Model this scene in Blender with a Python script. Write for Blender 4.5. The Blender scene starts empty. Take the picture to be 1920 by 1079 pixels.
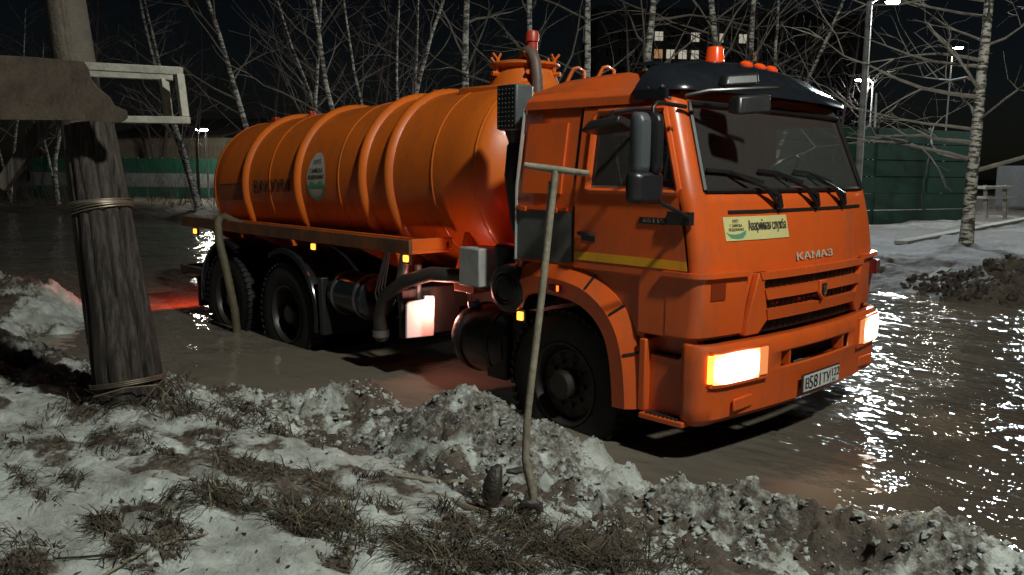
import bpy, math, random
import numpy as np
from mathutils import Vector, Matrix, noise
R = math.radians
scene = bpy.context.scene
col = scene.collection
rng = random.Random(7)

# ------------------------------------------------------------------ camera
CAM = Vector((3.9894, -5.4644, 2.0122)); YAW, PITCH, ROLL, FPX = 2.3705, -0.1385, 0.0099, 1568.42
cf = Vector((math.cos(PITCH)*math.cos(YAW), math.cos(PITCH)*math.sin(YAW), math.sin(PITCH)))
cr0 = Vector((math.sin(YAW), -math.cos(YAW), 0)); cu0 = cr0.cross(cf)
cr = cr0*math.cos(ROLL) + cu0*math.sin(ROLL); cu = cu0*math.cos(ROLL) - cr0*math.sin(ROLL)
cd = bpy.data.cameras.new('camera'); cam = bpy.data.objects.new('camera', cd); col.objects.link(cam)
m = Matrix((cr, cu, -cf)).transposed().to_4x4(); m.translation = CAM; cam.matrix_world = m
cd.sensor_width = 36; cd.lens = FPX/1920*36; cd.clip_end = 2000; cd.clip_start = .05
scene.camera = cam
def at(px, py, w):                       # a point of the place, w metres along the view axis
    return CAM + (cf + cr*((px-960)/FPX) + cu*((539.5-py)/FPX))*w
def atz(px, py, z):
    d = cf + cr*((px-960)/FPX) + cu*((539.5-py)/FPX)
    return CAM + d*((z-CAM.z)/d.z)

# ------------------------------------------------------------------ night sky
world = bpy.data.worlds.new('World'); scene.world = world; world.use_nodes = True
wn = world.node_tree.nodes; wl = world.node_tree.links
sky = wn.new('ShaderNodeTexSky'); sky.sky_type = 'NISHITA'; sky.sun_disc = False
sky.sun_elevation = R(28); sky.sun_rotation = R(200)
bg = wn['Background']; bg.inputs['Strength'].default_value = 0.0009
wl.new(sky.outputs[0], bg.inputs['Color'])
scene.view_settings.view_transform = 'Standard'; scene.view_settings.look = 'None'
scene.view_settings.exposure = 0.0; scene.view_settings.gamma = 1
try: scene.cycles.max_bounces = 6; scene.cycles.sample_clamp_indirect = 4; scene.cycles.transparent_max_bounces = 12
except Exception: pass
KEY_W, KEY_POS = 3000, (6.9, -2.7, 9.2)

# ------------------------------------------------------------------ helpers
WL = {}
def tag(o, label=None, cat=None, group=None, kind=None):
    if label: o['label'] = label
    if cat: o['category'] = cat
    if group: o['group'] = group
    if kind: o['kind'] = kind
    return o
def wloc(o): return WL.get(o.name, Vector((0, 0, 0)))
def link(o, parent=None, loc=(0, 0, 0)):
    col.objects.link(o); loc = Vector(loc)
    if parent: o.parent = parent; o.location = loc - wloc(parent)
    else: o.location = loc
    WL[o.name] = loc
    return o
def empty(name, loc, label=None, cat=None, group=None):
    o = bpy.data.objects.new(name, None); o.empty_display_size = .1
    link(o, None, loc); return tag(o, label, cat, group)
def basis(d):
    d = Vector(d).normalized(); a = Vector((0, 0, 1)) if abs(d.z) < .9 else Vector((1, 0, 0))
    u = d.cross(a).normalized(); return u, d.cross(u).normalized()
class MB:
    def __init__(s): s.v = []; s.f = []; s.mi = []
    def add(s, v, f, mi=0):
        n = len(s.v); s.v += [tuple(p) for p in v]; s.f += [tuple(i+n for i in q) for q in f]; s.mi += [mi]*len(f); return s
    def box(s, x0, x1, y0, y1, z0, z1, mi=0):
        x0, x1 = sorted((x0, x1)); y0, y1 = sorted((y0, y1)); z0, z1 = sorted((z0, z1))
        return s.hexa([(x0,y0,z0),(x1,y0,z0),(x1,y1,z0),(x0,y1,z0),(x0,y0,z1),(x1,y0,z1),(x1,y1,z1),(x0,y1,z1)], mi)
    def hexa(s, p, mi=0):
        return s.add(p, [(3,2,1,0),(4,5,6,7),(0,1,5,4),(1,2,6,5),(2,3,7,6),(3,0,4,7)], mi)
    def bar(s, a, b, w, h, up=(0,0,1), mi=0):
        a, b = Vector(a), Vector(b); d = (b-a).normalized(); up = Vector(up)
        if abs(d.dot(up)) > .97: up = Vector((1, 0, 0))
        x = d.cross(up).normalized(); z = x.cross(d)
        q = [(-w/2,-h/2),(w/2,-h/2),(w/2,h/2),(-w/2,h/2)]
        pa = [a+x*i+z*j for i, j in q]; pb = [b+x*i+z*j for i, j in q]
        return s.add(pa+pb, [(0,1,2,3),(7,6,5,4),(0,4,5,1),(1,5,6,2),(2,6,7,3),(3,7,4,0)], mi)
    def tube(s, pts, rad, n=8, cap=True, mi=0):
        pts = [Vector(p) for p in pts]; k = len(pts)
        if not hasattr(rad, '__len__'): rad = [rad]*k
        V = []; u = None
        for i in range(k):
            d = pts[min(i+1, k-1)]-pts[max(i-1, 0)]
            if d.length < 1e-9: d = Vector((0, 0, 1))
            d.normalize()
            if u is None: u, w = basis(d)
            else:
                u = (u-d*u.dot(d)); u = u.normalized() if u.length > 1e-6 else basis(d)[0]
                w = d.cross(u)
            for j in range(n):
                a = 2*math.pi*j/n; V.append(pts[i]+(u*math.cos(a)+w*math.sin(a))*rad[i])
        F = [(i*n+j, i*n+(j+1) % n, (i+1)*n+(j+1) % n, (i+1)*n+j) for i in range(k-1) for j in range(n)]
        if cap: F += [tuple(range(n))[::-1], tuple(range((k-1)*n, k*n))]
        return s.add(V, F, mi)
    def lathe(s, o, d, prof, n=24, a0=0, a1=2*math.pi, mi=0):   # prof: (along, radius)
        o = Vector(o); d = Vector(d).normalized(); u, w = basis(d); full = abs(a1-a0-2*math.pi) < 1e-6
        m_ = n if full else n+1; V = []
        for t, r in prof:
            for j in range(m_):
                a = a0+(a1-a0)*j/n; V.append(o+d*t+(u*math.cos(a)+w*math.sin(a))*max(r, 1e-5))
        F = []
        for i in range(len(prof)-1):
            for j in range(n):
                j2 = (j+1) % m_; F.append((i*m_+j, i*m_+j2, (i+1)*m_+j2, (i+1)*m_+j))
        return s.add(V, F, mi)
    def prism(s, poly, f, d0, d1, mi=0):        # poly in 2d, f(u, v, d) -> point
        n = len(poly); V = [f(u, v, d0) for u, v in poly]+[f(u, v, d1) for u, v in poly]
        return s.add(V, [tuple(range(n))[::-1], tuple(range(n, 2*n))]+[(i, (i+1) % n, n+(i+1) % n, n+i) for i in range(n)], mi)
    def grid(s, rows, mi=0, skip=None, closed=False):
        k = len(rows[0]); F = []
        for i in range(len(rows)-1):
            for j in range(k if closed else k-1):
                if skip and skip(i, j): continue
                F.append((i*k+j, i*k+(j+1) % k, (i+1)*k+(j+1) % k, (i+1)*k+j))
        return s.add([p for r in rows for p in r], F, mi)
    def build(s, name, mats, parent=None, loc=(0, 0, 0), smooth=35, bevel=0, solid=0, seg=2, local=False, fix=True, kind=None):
        me = bpy.data.meshes.new(name); L = Vector((0, 0, 0)) if local else Vector(loc)
        me.from_pydata([(p[0]-L.x, p[1]-L.y, p[2]-L.z) for p in s.v], [], s.f)
        mats = mats if isinstance(mats, (list, tuple)) else [mats]
        for q in mats: me.materials.append(q)
        if len(mats) > 1: me.polygons.foreach_set('material_index', s.mi)
        if fix and len(s.f) < 6000:
            import bmesh
            b = bmesh.new(); b.from_mesh(me); bmesh.ops.recalc_face_normals(b, faces=b.faces); b.to_mesh(me); b.free()
        if smooth:
            me.polygons.foreach_set('use_smooth', [True]*len(me.polygons)); me.set_sharp_from_angle(angle=R(smooth))
        me.update()
        o = bpy.data.objects.new(name, me); link(o, parent, loc)
        if kind: o['kind'] = kind
        if solid:
            q = o.modifiers.new('thickness', 'SOLIDIFY'); q.thickness = solid; q.offset = -1
        if bevel:
            q = o.modifiers.new('bevel', 'BEVEL'); q.width = bevel; q.segments = seg; q.limit_method = 'ANGLE'; q.angle_limit = R(40); q.harden_normals = False
        return o
_tc = {}
def text_geo(t, size=1.0):
    if (t, size) in _tc: return _tc[(t, size)]
    c = bpy.data.curves.new('t', 'FONT'); c.body = t; c.size = size; c.align_x = 'CENTER'; c.align_y = 'CENTER'; c.resolution_u = 2
    o = bpy.data.objects.new('t', c); col.objects.link(o)
    dg = bpy.context.evaluated_depsgraph_get(); dg.update()
    me = bpy.data.meshes.new_from_object(o.evaluated_get(dg))
    g = ([tuple(v.co) for v in me.vertices], [tuple(p.vertices) for p in me.polygons])
    bpy.data.objects.remove(o); bpy.data.curves.remove(c); bpy.data.meshes.remove(me)
    _tc[(t, size)] = g; return g
def text(mb, t, size, f, sx=1, mi=0, bold=0):     # f(u, v) -> point
    v, fc = text_geo(t, size)
    for du in ((0, bold) if bold else (0,)):
        mb.add([f(p[0]*sx+du, p[1]) for p in v], fc, mi)

# ------------------------------------------------------------------ materials
def mat(name, c, rough=.5, metal=0, var=0, vscale=6, bump=0, bscale=40, c2=None, emit=None, estr=0, coat=0, dirt=None, dirt_amt=0, spec=None):
    M = bpy.data.materials.new(name); M.use_nodes = True; nt = M.node_tree; b = nt.nodes['Principled BSDF']
    b.inputs['Base Color'].default_value = (*c, 1); b.inputs['Roughness'].default_value = rough; b.inputs['Metallic'].default_value = metal
    if coat: b.inputs['Coat Weight'].default_value = coat; b.inputs['Coat Roughness'].default_value = .08
    if spec is not None: b.inputs['Specular IOR Level'].default_value = spec
    if emit: b.inputs['Emission Color'].default_value = (*emit, 1); b.inputs['Emission Strength'].default_value = estr
    if var or c2 or bump or dirt:
        tc = nt.nodes.new('ShaderNodeTexCoord')
        last = None
        if var or c2:
            n = nt.nodes.new('ShaderNodeTexNoise'); n.inputs['Scale'].default_value = vscale; n.inputs['Detail'].default_value = 6; n.inputs['Roughness'].default_value = .65
            nt.links.new(tc.outputs['Object'], n.inputs['Vector'])
            r = nt.nodes.new('ShaderNodeValToRGB'); r.color_ramp.elements[0].position = .32; r.color_ramp.elements[1].position = .7
            d = c2 if c2 else tuple(x*(1-var) for x in c)
            r.color_ramp.elements[0].color = (*d, 1); r.color_ramp.elements[1].color = (*c, 1)
            nt.links.new(n.outputs[0], r.inputs[0]); last = r.outputs[0]
        if dirt:
            n2 = nt.nodes.new('ShaderNodeTexNoise'); n2.inputs['Scale'].default_value = 3.1; n2.inputs['Detail'].default_value = 8; n2.inputs['Roughness'].default_value = .7
            mp2 = nt.nodes.new('ShaderNodeMapping'); mp2.inputs['Scale'].default_value = (1.3, 1.3, .45); nt.links.new(tc.outputs['Object'], mp2.inputs[0]); nt.links.new(mp2.outputs[0], n2.inputs['Vector']); n2.inputs['Distortion'].default_value = .6
            r2 = nt.nodes.new('ShaderNodeValToRGB'); r2.color_ramp.elements[0].position = .48; r2.color_ramp.elements[1].position = .8
            r2.color_ramp.elements[1].color = (dirt_amt,)*3+(1,)
            nt.links.new(n2.outputs[0], r2.inputs[0])
            mx = nt.nodes.new('ShaderNodeMix'); mx.data_type = 'RGBA'
            if last: nt.links.new(last, mx.inputs[6])
            else: mx.inputs[6].default_value = (*c, 1)
            mx.inputs[7].default_value = (*dirt, 1); nt.links.new(r2.outputs[0], mx.inputs[0]); last = mx.outputs[2]
            ro = nt.nodes.new('ShaderNodeMapRange'); ro.inputs[3].default_value = rough; ro.inputs[4].default_value = min(1, rough+.45)
            nt.links.new(r2.outputs[0], ro.inputs[0]); nt.links.new(ro.outputs[0], b.inputs['Roughness'])
        if last: nt.links.new(last, b.inputs['Base Color'])
        if bump:
            n3 = nt.nodes.new('ShaderNodeTexNoise'); n3.inputs['Scale'].default_value = bscale; n3.inputs['Detail'].default_value = 5
            nt.links.new(tc.outputs['Object'], n3.inputs['Vector'])
            bp = nt.nodes.new('ShaderNodeBump'); bp.inputs['Strength'].default_value = bump; bp.inputs['Distance'].default_value = .02
            nt.links.new(n3.outputs[0], bp.inputs['Height']); nt.links.new(bp.outputs[0], b.inputs['Normal'])
    return M
DIRT = (.09, .06, .04)
m_cab = mat('cab_orange_paint', (.68, .105, .016), .3, coat=.25, var=.12, vscale=2, dirt=(.13, .075, .045), dirt_amt=.6)
m_tank = mat('tank_orange_paint', (.62, .128, .011), .38, coat=.1, var=.15, vscale=1.5, dirt=(.10, .05, .03), dirt_amt=.5, bump=.02, bscale=4)
m_frame = mat('tray_orange_paint', (.6, .12, .01), .5, dirt=DIRT, dirt_amt=.8, var=.2)
m_lip = mat('dark_brown_tray_lip', (.30, .085, .018), .55, c2=(.07, .042, .028), vscale=3, dirt=(.05, .036, .026), dirt_amt=.9)  # outer face of the tray, darker and browner than the rest
m_black = mat('black_plastic', (.018, .018, .02), .32, var=.3, dirt=(.06, .05, .04), dirt_amt=.35)
m_visor = mat('black_visor_plastic', (.012, .014, .018), .2, coat=.3, dirt=(.05, .05, .05), dirt_amt=.2)
m_rubber = mat('tyre_rubber', (.010, .0095, .009), .7, var=.3, dirt=(.02, .017, .014), dirt_amt=.5, bump=.1)
m_dark = mat('chassis_black', (.02, .018, .017), .55, var=.3, dirt=(.06, .045, .03), dirt_amt=.7)
m_rim = mat('wheel_rim_grey', (.06, .056, .052), .45, .6, var=.3, dirt=(.05, .04, .03), dirt_amt=.8)
m_grey = mat('grey_sheet', (.14, .14, .14), .5, .2, var=.3, dirt=DIRT, dirt_amt=.5)
m_steel = mat('bare_steel', (.45, .45, .45), .35, .9, var=.3)
m_alu = mat('pale_box', (.4, .4, .38), .55, var=.3, dirt=DIRT, dirt_amt=.5)
m_white = mat('white_panel', (.78, .74, .72), .5, dirt=(.2, .1, .08), dirt_amt=.3)
m_seal = mat('window_seal', (.01, .01, .01), .5)
m_int = mat('cab_interior', (.11, .105, .10), .8, var=.3)
m_chrome = mat('badge_chrome', (.5, .52, .5), .25, .9)
m_badge = mat('badge_grey_letters', (.42, .44, .34), .5)
m_yel = mat('yellow_stripe', (.75, .36, .015), .5, dirt=DIRT, dirt_amt=.4)
m_stick = mat('sticker_cream', (.62, .55, .24), .5, var=.1)
m_ink = mat('sticker_ink', (.03, .03, .025), .6)
m_green = mat('sticker_green', (.09, .28, .17), .5)
m_plate = mat('plate_white', (.6, .6, .57), .4, dirt=DIRT, dirt_amt=.4)
m_oval = mat('tank_emblem_white', (.4, .385, .34), .45, dirt=DIRT, dirt_amt=.4)
m_red = mat('red_paint', (.42, .04, .02), .4, var=.2)
m_beacon = mat('orange_beacon_plastic', (.75, .07, .01), .25, emit=(1, .08, .01), estr=.12)
m_lens = mat('dark_red_lens', (.12, .01, .01), .15, coat=.5)
m_lens2 = mat('smoked_orange_lens', (.22, .03, .008), .2, coat=.5)
m_amber = mat('amber_lamp', (.9, .3, .02), .3, emit=(1, .27, .025), estr=6)
m_amber2 = mat('amber_lamp_dim', (.9, .2, .02), .3, emit=(1, .2, .02), estr=1.6)
m_tail = mat('red_tail_lamp', (.7, .02, .01), .3, emit=(1, .03, .015), estr=5)
m_head = mat('headlamp_lit', (1, .9, .8), .2, emit=(1, .80, .50), estr=9)
nt = m_head.node_tree; b = nt.nodes['Principled BSDF']; tc = nt.nodes.new('ShaderNodeTexCoord'); sp_ = nt.nodes.new('ShaderNodeSeparateXYZ'); nt.links.new(tc.outputs['Generated'], sp_.inputs[0])
vl = nt.nodes.new('ShaderNodeVectorMath'); vl.operation = 'DISTANCE'; cb = nt.nodes.new('ShaderNodeCombineXYZ'); nt.links.new(sp_.outputs[1], cb.inputs[1]); nt.links.new(sp_.outputs[2], cb.inputs[2]); nt.links.new(cb.outputs[0], vl.inputs[0]); vl.inputs[1].default_value = (0, .5, .5)
rr_ = nt.nodes.new('ShaderNodeValToRGB'); rr_.color_ramp.elements[0].position = .3; rr_.color_ramp.elements[0].color = (1, .93, .8, 1); rr_.color_ramp.elements[1].position = .62; rr_.color_ramp.elements[1].color = (.16, .055, .008, 1); nt.links.new(vl.outputs['Value'], rr_.inputs[0]); nt.links.new(rr_.outputs[0], b.inputs['Emission Color'])
m_turn = mat('indicator_pale_orange', (.8, .28, .1), .25, emit=(1, .3, .1), estr=.5)
m_work = mat('work_lamp_lit', (1, .7, .6), .3, emit=(1, .35, .25), estr=20)
m_hose = mat('muddy_hose', (.11, .09, .048), .7, var=.5, vscale=9, bump=.3, c2=(.06, .05, .03))
m_hose2 = mat('black_hose', (.045, .038, .035), .42, var=.3, vscale=12)
m_wood_dk = mat('old_dark_timber', (.085, .065, .05), .8, bump=.6, bscale=14)
m_wood_pale = mat('grey_weathered_lumber', (.42, .40, .34), .75, var=.45, vscale=9, bump=.3)
m_handle = mat('worn_wooden_handle', (.30, .26, .19), .65, var=.5, vscale=14, bump=.3, dirt=(.05, .04, .03), dirt_amt=.6)
m_stump = mat('wet_dark_wood', (.05, .042, .035), .5, var=.5, vscale=20, bump=.6)
m_wire = mat('rusty_wire', (.25, .2, .15), .5, .6, var=.4)
m_sheet = mat('rusty_brown_sheet', (.075, .052, .036), .7, var=.6, vscale=7, bump=.3)
m_litter = mat('leaf_litter', (.07, .05, .03), .8, var=.6, vscale=20)
m_soil = mat('dark_wet_soil', (.045, .032, .026), .7, var=.5, vscale=8)
m_lampmetal = mat('lamp_metal', (.3, .3, .3), .5, .4)
m_conc = mat('pole_grey', (.3, .3, .29), .8, var=.3)

def wood_grain(M, sc=(1, 1, .035), c0=(.010, .007, .006), c1=(.095, .072, .057)):
    nt = M.node_tree; b = nt.nodes['Principled BSDF']; tc = nt.nodes.new('ShaderNodeTexCoord'); mp = nt.nodes.new('ShaderNodeMapping')
    mp.inputs['Scale'].default_value = sc; n = nt.nodes.new('ShaderNodeTexNoise'); n.inputs['Scale'].default_value = 28; n.inputs['Detail'].default_value = 9; n.inputs['Roughness'].default_value = .7
    r = nt.nodes.new('ShaderNodeValToRGB'); r.color_ramp.elements[0].position = .42; r.color_ramp.elements[1].position = .74
    r.color_ramp.elements[0].color = (*c0, 1); r.color_ramp.elements[1].color = (*c1, 1)
    nt.links.new(tc.outputs['Object'], mp.inputs[0]); nt.links.new(mp.outputs[0], n.inputs['Vector']); nt.links.new(n.outputs[0], r.inputs[0])
    nt.links.new(r.outputs[0], b.inputs['Base Color'])
    bp = nt.nodes.new('ShaderNodeBump'); bp.inputs['Strength'].default_value = .8; bp.inputs['Distance'].default_value = .02
    nt.links.new(n.outputs[0], bp.inputs['Height']); nt.links.new(bp.outputs[0], b.inputs['Normal'])
wood_grain(m_wood_dk)

def glass(name, tint=.55, refl=1.0):
    M = bpy.data.materials.new(name); M.use_nodes = True; nt = M.node_tree; nt.nodes.remove(nt.nodes['Principled BSDF'])
    o = nt.nodes['Material Output']; t = nt.nodes.new('ShaderNodeBsdfTransparent'); g = nt.nodes.new('ShaderNodeBsdfGlossy'); mx = nt.nodes.new('ShaderNodeMixShader'); fr = nt.nodes.new('ShaderNodeFresnel')
    t.inputs[0].default_value = (tint, tint*1.02, tint*.98, 1); g.inputs['Roughness'].default_value = .03; fr.inputs[0].default_value = 1.5
    nt.links.new(fr.outputs[0], mx.inputs[0]); nt.links.new(t.outputs[0], mx.inputs[1]); nt.links.new(g.outputs[0], mx.inputs[2]); df = nt.nodes.new('ShaderNodeBsdfDiffuse'); df.inputs[0].default_value = (.35, .34, .32, 1); m2 = nt.nodes.new('ShaderNodeMixShader'); m2.inputs[0].default_value = .085
    nt.links.new(mx.outputs[0], m2.inputs[1]); nt.links.new(df.outputs[0], m2.inputs[2]); nt.links.new(m2.outputs[0], o.inputs[0])
    return M
m_mir = mat('mirror_back_sheen', (.075, .085, .095), .4, var=.2)  # sky and lamp sheen on the housing back, put into its colour
m_glass = glass('cab_glass', .74)

def birch_mat(name, dens, c=(.62, .60, .54), dk=(.05, .045, .04)):
    M = bpy.data.materials.new(name); M.use_nodes = True; nt = M.node_tree; b = nt.nodes['Principled BSDF']; b.inputs['Roughness'].default_value = .8
    tc = nt.nodes.new('ShaderNodeTexCoord'); mp = nt.nodes.new('ShaderNodeMapping'); mp.inputs['Scale'].default_value = (2.5, 2.5, 9)
    n = nt.nodes.new('ShaderNodeTexNoise'); n.inputs['Scale'].default_value = 1.6; n.inputs['Detail'].default_value = 6; n.inputs['Roughness'].default_value = .7
    n2 = nt.nodes.new('ShaderNodeTexNoise'); n2.inputs['Scale'].default_value = 1.1
    r = nt.nodes.new('ShaderNodeValToRGB'); r.color_ramp.elements[0].position = dens; r.color_ramp.elements[1].position = dens+.07
    r.color_ramp.elements[0].color = (*dk, 1); r.color_ramp.elements[1].color = (*c, 1)
    nt.links.new(tc.outputs['Object'], mp.inputs[0]); nt.links.new(mp.outputs[0], n.inputs['Vector']); nt.links.new(n.outputs[0], r.inputs[0]); nt.links.new(r.outputs[0], b.inputs['Base Color'])
    return M
m_birch = birch_mat('birch_bark', .47, (.40, .375, .33)); m_birch_old = birch_mat('birch_bark_old', .46, (.62, .58, .5))
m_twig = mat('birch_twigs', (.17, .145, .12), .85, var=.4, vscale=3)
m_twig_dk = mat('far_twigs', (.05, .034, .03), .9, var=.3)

# ------------------------------------------------------------------ ground
shx = [-60, -14, -11.5, -9, -7, -5.3, -3.6, -2.7, -1.9, -1, 0, .8, 1.3, 1.7, 2.2, 3, 5, 8, 40]
shy = [-1.2, -1.7, -2.0, -2.35, -2.6, -2.95, -3.02, -2.78, -2.42, -2.08, -1.82, -1.76, -1.8, -1.72, -1.62, -1.5, -1.3, -1.1, -1]
farx = [-60, -36, -30, -24, -18, -10, -4, 0, 3, 40]; fary = [2.2, 2.6, 3.6, 5.9, 7.2, 7.4, 7.2, 7.4, 7.0, 6.8]
def P2(px, py, z): p = atz(px, py, z); return (p.x, p.y)
mounds = [   # x, y, sx, sy, height
    (*P2(700, 712, .5),   .32, .26, .22), (*P2(640, 745, .45), .3, .22, .12), (*P2(860, 765, .5), .34, .26, .25), (*P2(960, 775, .5), .36, .25, .22),
    (*P2(1050, 800, .5), .24, .2, .20), (*P2(1125, 820, .42), .13, .11, .19), (*P2(1190, 865, .4), .16, .14, .12), (*P2(1290, 915, .42), .2, .13, .10),
    (*P2(1400, 925, .45), .16, .12, .14), (*P2(1500, 960, .45), .22, .14, .11), (*P2(1620, 985, .45), .22, .14, .11), (*P2(1740, 1015, .45), .22, .14, .14), (*P2(1870, 1045, .45), .25, .15, .14),
    (*P2(80, 545, .5), 1.3, .6, .26), (*P2(150, 560, .4), .5, .4, .12), (*P2(30, 570, .4), .9, .5, .12), (*P2(450, 730, .3), .2, .14, .10), (*P2(540, 745, .35), .25, .15, .10),
    (*P2(260, 745, .45), .5, .4, .10), (*P2(1905, 522, .45), .75, .6, .42), (*P2(1835, 532, .45), .5, .42, .20)]
dips = [(*P2(90, 625, .3), .7, .22, -.24), (*P2(800, 880, .4), .5, .2, -.04), (*P2(690, 800, .4), .5, .18, -.07)]
for k, (px, py) in enumerate(((620, 815), (690, 808), (745, 842), (830, 858), (880, 900), (1070, 905), (1130, 945), (1210, 940), (500, 850), (560, 905), (370, 905), (300, 945), (160, 950), (90, 870))):
    x_, y_ = P2(px, py, .42); dips += [(x_, y_, .10, .05, -.045), (x_+.15, y_+.02, .05, .04, -.045)]
def fbm(X, Y, seeds, f0, octs=4, gain=.5):
    out = np.zeros_like(X); a = 1; f = f0; r = np.random.RandomState(seeds)
    for o in range(octs):
        tab = r.rand(256, 256); off = r.rand(2)*97
        x = X*f+off[0]; y = Y*f+off[1]; xi = np.floor(x).astype(int); yi = np.floor(y).astype(int); fx_ = x-xi; fy_ = y-yi
        fx_ = fx_*fx_*(3-2*fx_); fy_ = fy_*fy_*(3-2*fy_); g = lambda i, j: tab[i % 256, j % 256]
        out += a*((g(xi, yi)*(1-fx_)+g(xi+1, yi)*fx_)*(1-fy_)+(g(xi, yi+1)*(1-fx_)+g(xi+1, yi+1)*fx_)*fy_-.5); a *= gain; f *= 2
    return out
def sm(e0, e1, x): t = np.clip((x-e0)/(e1-e0), 0, 1); return t*t*(3-2*t)
def ground_h(X, Y, detail=True):
    wob = fbm(X, Y, 3, 1.4, 3)*.28
    d = np.interp(X, shx, shy)-Y+wob*np.clip(1, 0, 1)
    far = Y-np.interp(X, farx, fary)+fbm(X, Y, 5, .5, 3)*1.0
    near_b = sm(-.55, .35, d); h = .02+.33*near_b+.10*sm(.4, 2.0, d)
    far_b = sm(-1.5, 1.2, far); h = np.maximum(h, .02+.30*far_b+.10*sm(2, 12, far))
    slush = sm(-.3, .2, d)*(1-sm(.6, 1.3, d)); lump = np.zeros_like(X)
    for (mx_, my_, sx_, sy_, hh) in mounds:
        g = np.exp(-(((X-mx_)/sx_)**2+((Y-my_)/sy_)**2)); h = h+hh*g; lump = np.maximum(lump, g*(1 if hh < .5 else .4))
    for (mx_, my_, sx_, sy_, hh) in dips: h = h+hh*np.exp(-(((X-mx_)/sx_)**2+((Y-my_)/sy_)**2))
    sl = np.clip(np.maximum(slush, lump), 0, 1)
    if detail:
        rid = 1-np.abs(fbm(X, Y, 11, 7, 4, .6))*2.2
        h = h+sl*(.085*fbm(X, Y, 12, 4.2, 3, .55)+.04*(rid-.6)*.8+.055*fbm(X, Y, 13, 16, 4, .72))
        h = h+(1-sl)*near_b*(.06*fbm(X, Y, 14, 2.0, 3)+.04*fbm(X*.8+Y*.5, Y*2.0-X*.6, 15, 5, 4, .62))
        h = h+far_b*(.12*fbm(X, Y, 16, .9, 4, .6)+.09*fbm(X, Y, 17, 2.6, 3, .7)*(Y < 12))
    return h, sl, d, far
def axis(fine0, fine1, step, lo, hi, grow=1.09, cap=25, capx=-1e9):
    a = list(np.arange(fine0, fine1+1e-6, step)); s = step; x = a[-1]
    while x < hi: s = min(s*grow, cap if x < capx else 25); x += s; a.append(x)
    s = step; x = a[0]; pre = []
    while x > lo: s = min(s*grow, 25); x -= s; pre.append(x)
    return np.array(pre[::-1]+a)
gx = np.concatenate([axis(-12, -3.25, .05, -320, -3.3, 1.05), axis(-3.2, 3.6, .016, -3.21, 320, 1.04)]); gy = axis(-4.7, -1.2, .016, -320, 320, 1.035, .085, 11)
GX, GY = np.meshgrid(gx, gy); GH, GS, GD, GF = ground_h(GX, GY)
tufts = [  # px, py, radius x, radius y (metres), blades, height
    (250,745,.55,.35,520,.28),(340,765,.35,.25,300,.25),(150,775,.35,.2,200,.2),(215,830,.30,.18,260,.14),(130,905,.16,.06,90,.10),(395,825,.2,.1,150,.12),(310,850,.15,.06,90,.1),(410,780,.25,.1,160,.14),
    (510,790,.25,.12,190,.18),(460,750,.3,.12,160,.16),(440,875,.2,.1,160,.14),(420,940,.22,.12,300,.2),(530,945,.12,.06,60,.1),(600,975,.28,.16,420,.22),(560,990,.2,.1,160,.14),(310,1000,.25,.08,240,.12),(240,1040,.3,.06,140,.1),
    (175,985,.12,.04,50,.08),(520,880,.16,.08,90,.14),(600,890,.15,.08,90,.14),(660,1020,.16,.09,130,.18),(820,985,.08,.05,50,.14),(840,940,.05,.04,40,.24),(800,1030,.22,.12,280,.2),(900,1040,.3,.16,420,.22),(1000,1000,.3,.18,380,.2),(1080,1030,.3,.14,300,.22),
    (1150,1060,.25,.12,240,.22),(960,960,.2,.12,240,.16),(690,880,.12,.08,80,.14),(720,950,.12,.08,90,.12),(820,1065,.25,.08,200,.2),(30,1050,.28,.16,380,.16),(60,800,.2,.06,60,.12),(20,830,.2,.06,60,.12),(1180,1010,.2,.1,90,.2),(1240,1050,.2,.1,90,.18),(200,700,.2,.2,60,.35),(320,700,.2,.15,80,.35)]
tp = []
tr2 = random.Random(21)
for k in range(60):
    a_, b_ = tr2.uniform(-20, 1350), tr2.uniform(775, 1075)
    if b_ < 800+.22*max(0, a_-600): continue
    tufts.append((a_, b_, tr2.uniform(.06, .2), tr2.uniform(.03, .08), tr2.randint(25, 80), tr2.uniform(.06, .14)))
mud = .62*sm(-.2, .2, fbm(GX, GY, 21, 2.3, 5, .7))*GS
mud = mud+.75*sm(.05, .4, fbm(GX, GY, 22, 2.5, 5, .6))*sm(-.3, .1, GD)
trail = [P2(600, 800, .4), P2(720, 830, .4), P2(820, 870, .4), P2(930, 920, .4), P2(1050, 900, .4), P2(1200, 950, .4), P2(1300, 1000, .4), P2(1350, 1060, .42)]
for i in range(len(trail)-1):
    a, b = np.array(trail[i]), np.array(trail[i+1]); ab = b-a; t = np.clip(((GX-a[0])*ab[0]+(GY-a[1])*ab[1])/(ab@ab), 0, 1)
    dd = np.hypot(GX-a[0]-t*ab[0], GY-a[1]-t*ab[1])+fbm(GX, GY, 23, 4, 4, .6)*.3
    mud = np.maximum(mud, .85*(1-sm(.03, .2, dd)))
tn = fbm(GX, GY, 24, 6, 4, .65)*.9+.35*fbm(GX, GY, 25, 15, 3, .7)
for t in tufts:
    x, y = P2(t[0], t[1], .44); tp.append((x, y)); i0, i1 = np.searchsorted(gx, (x-3*t[2], x+3*t[2])); j0, j1 = np.searchsorted(gy, (y-3*t[3], y+3*t[3])); S = (slice(j0, j1), slice(i0, i1))
    q = np.hypot((GX[S]-x)/(t[2]), (GY[S]-y)/(t[3])); mud[S] = np.maximum(mud[S], .9*(1-sm(.2, .95, q+tn[S])))
px_, py_ = mounds[19][0], mounds[19][1]
soil = np.exp(-(((GX-px_)/1.05)**2+((GY-py_)/.8)**2))+np.exp(-(((GX-mounds[20][0])/.75)**2+((GY-mounds[20][1])/.6)**2)); mud = np.maximum(mud, sm(.15, .5, soil))
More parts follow.
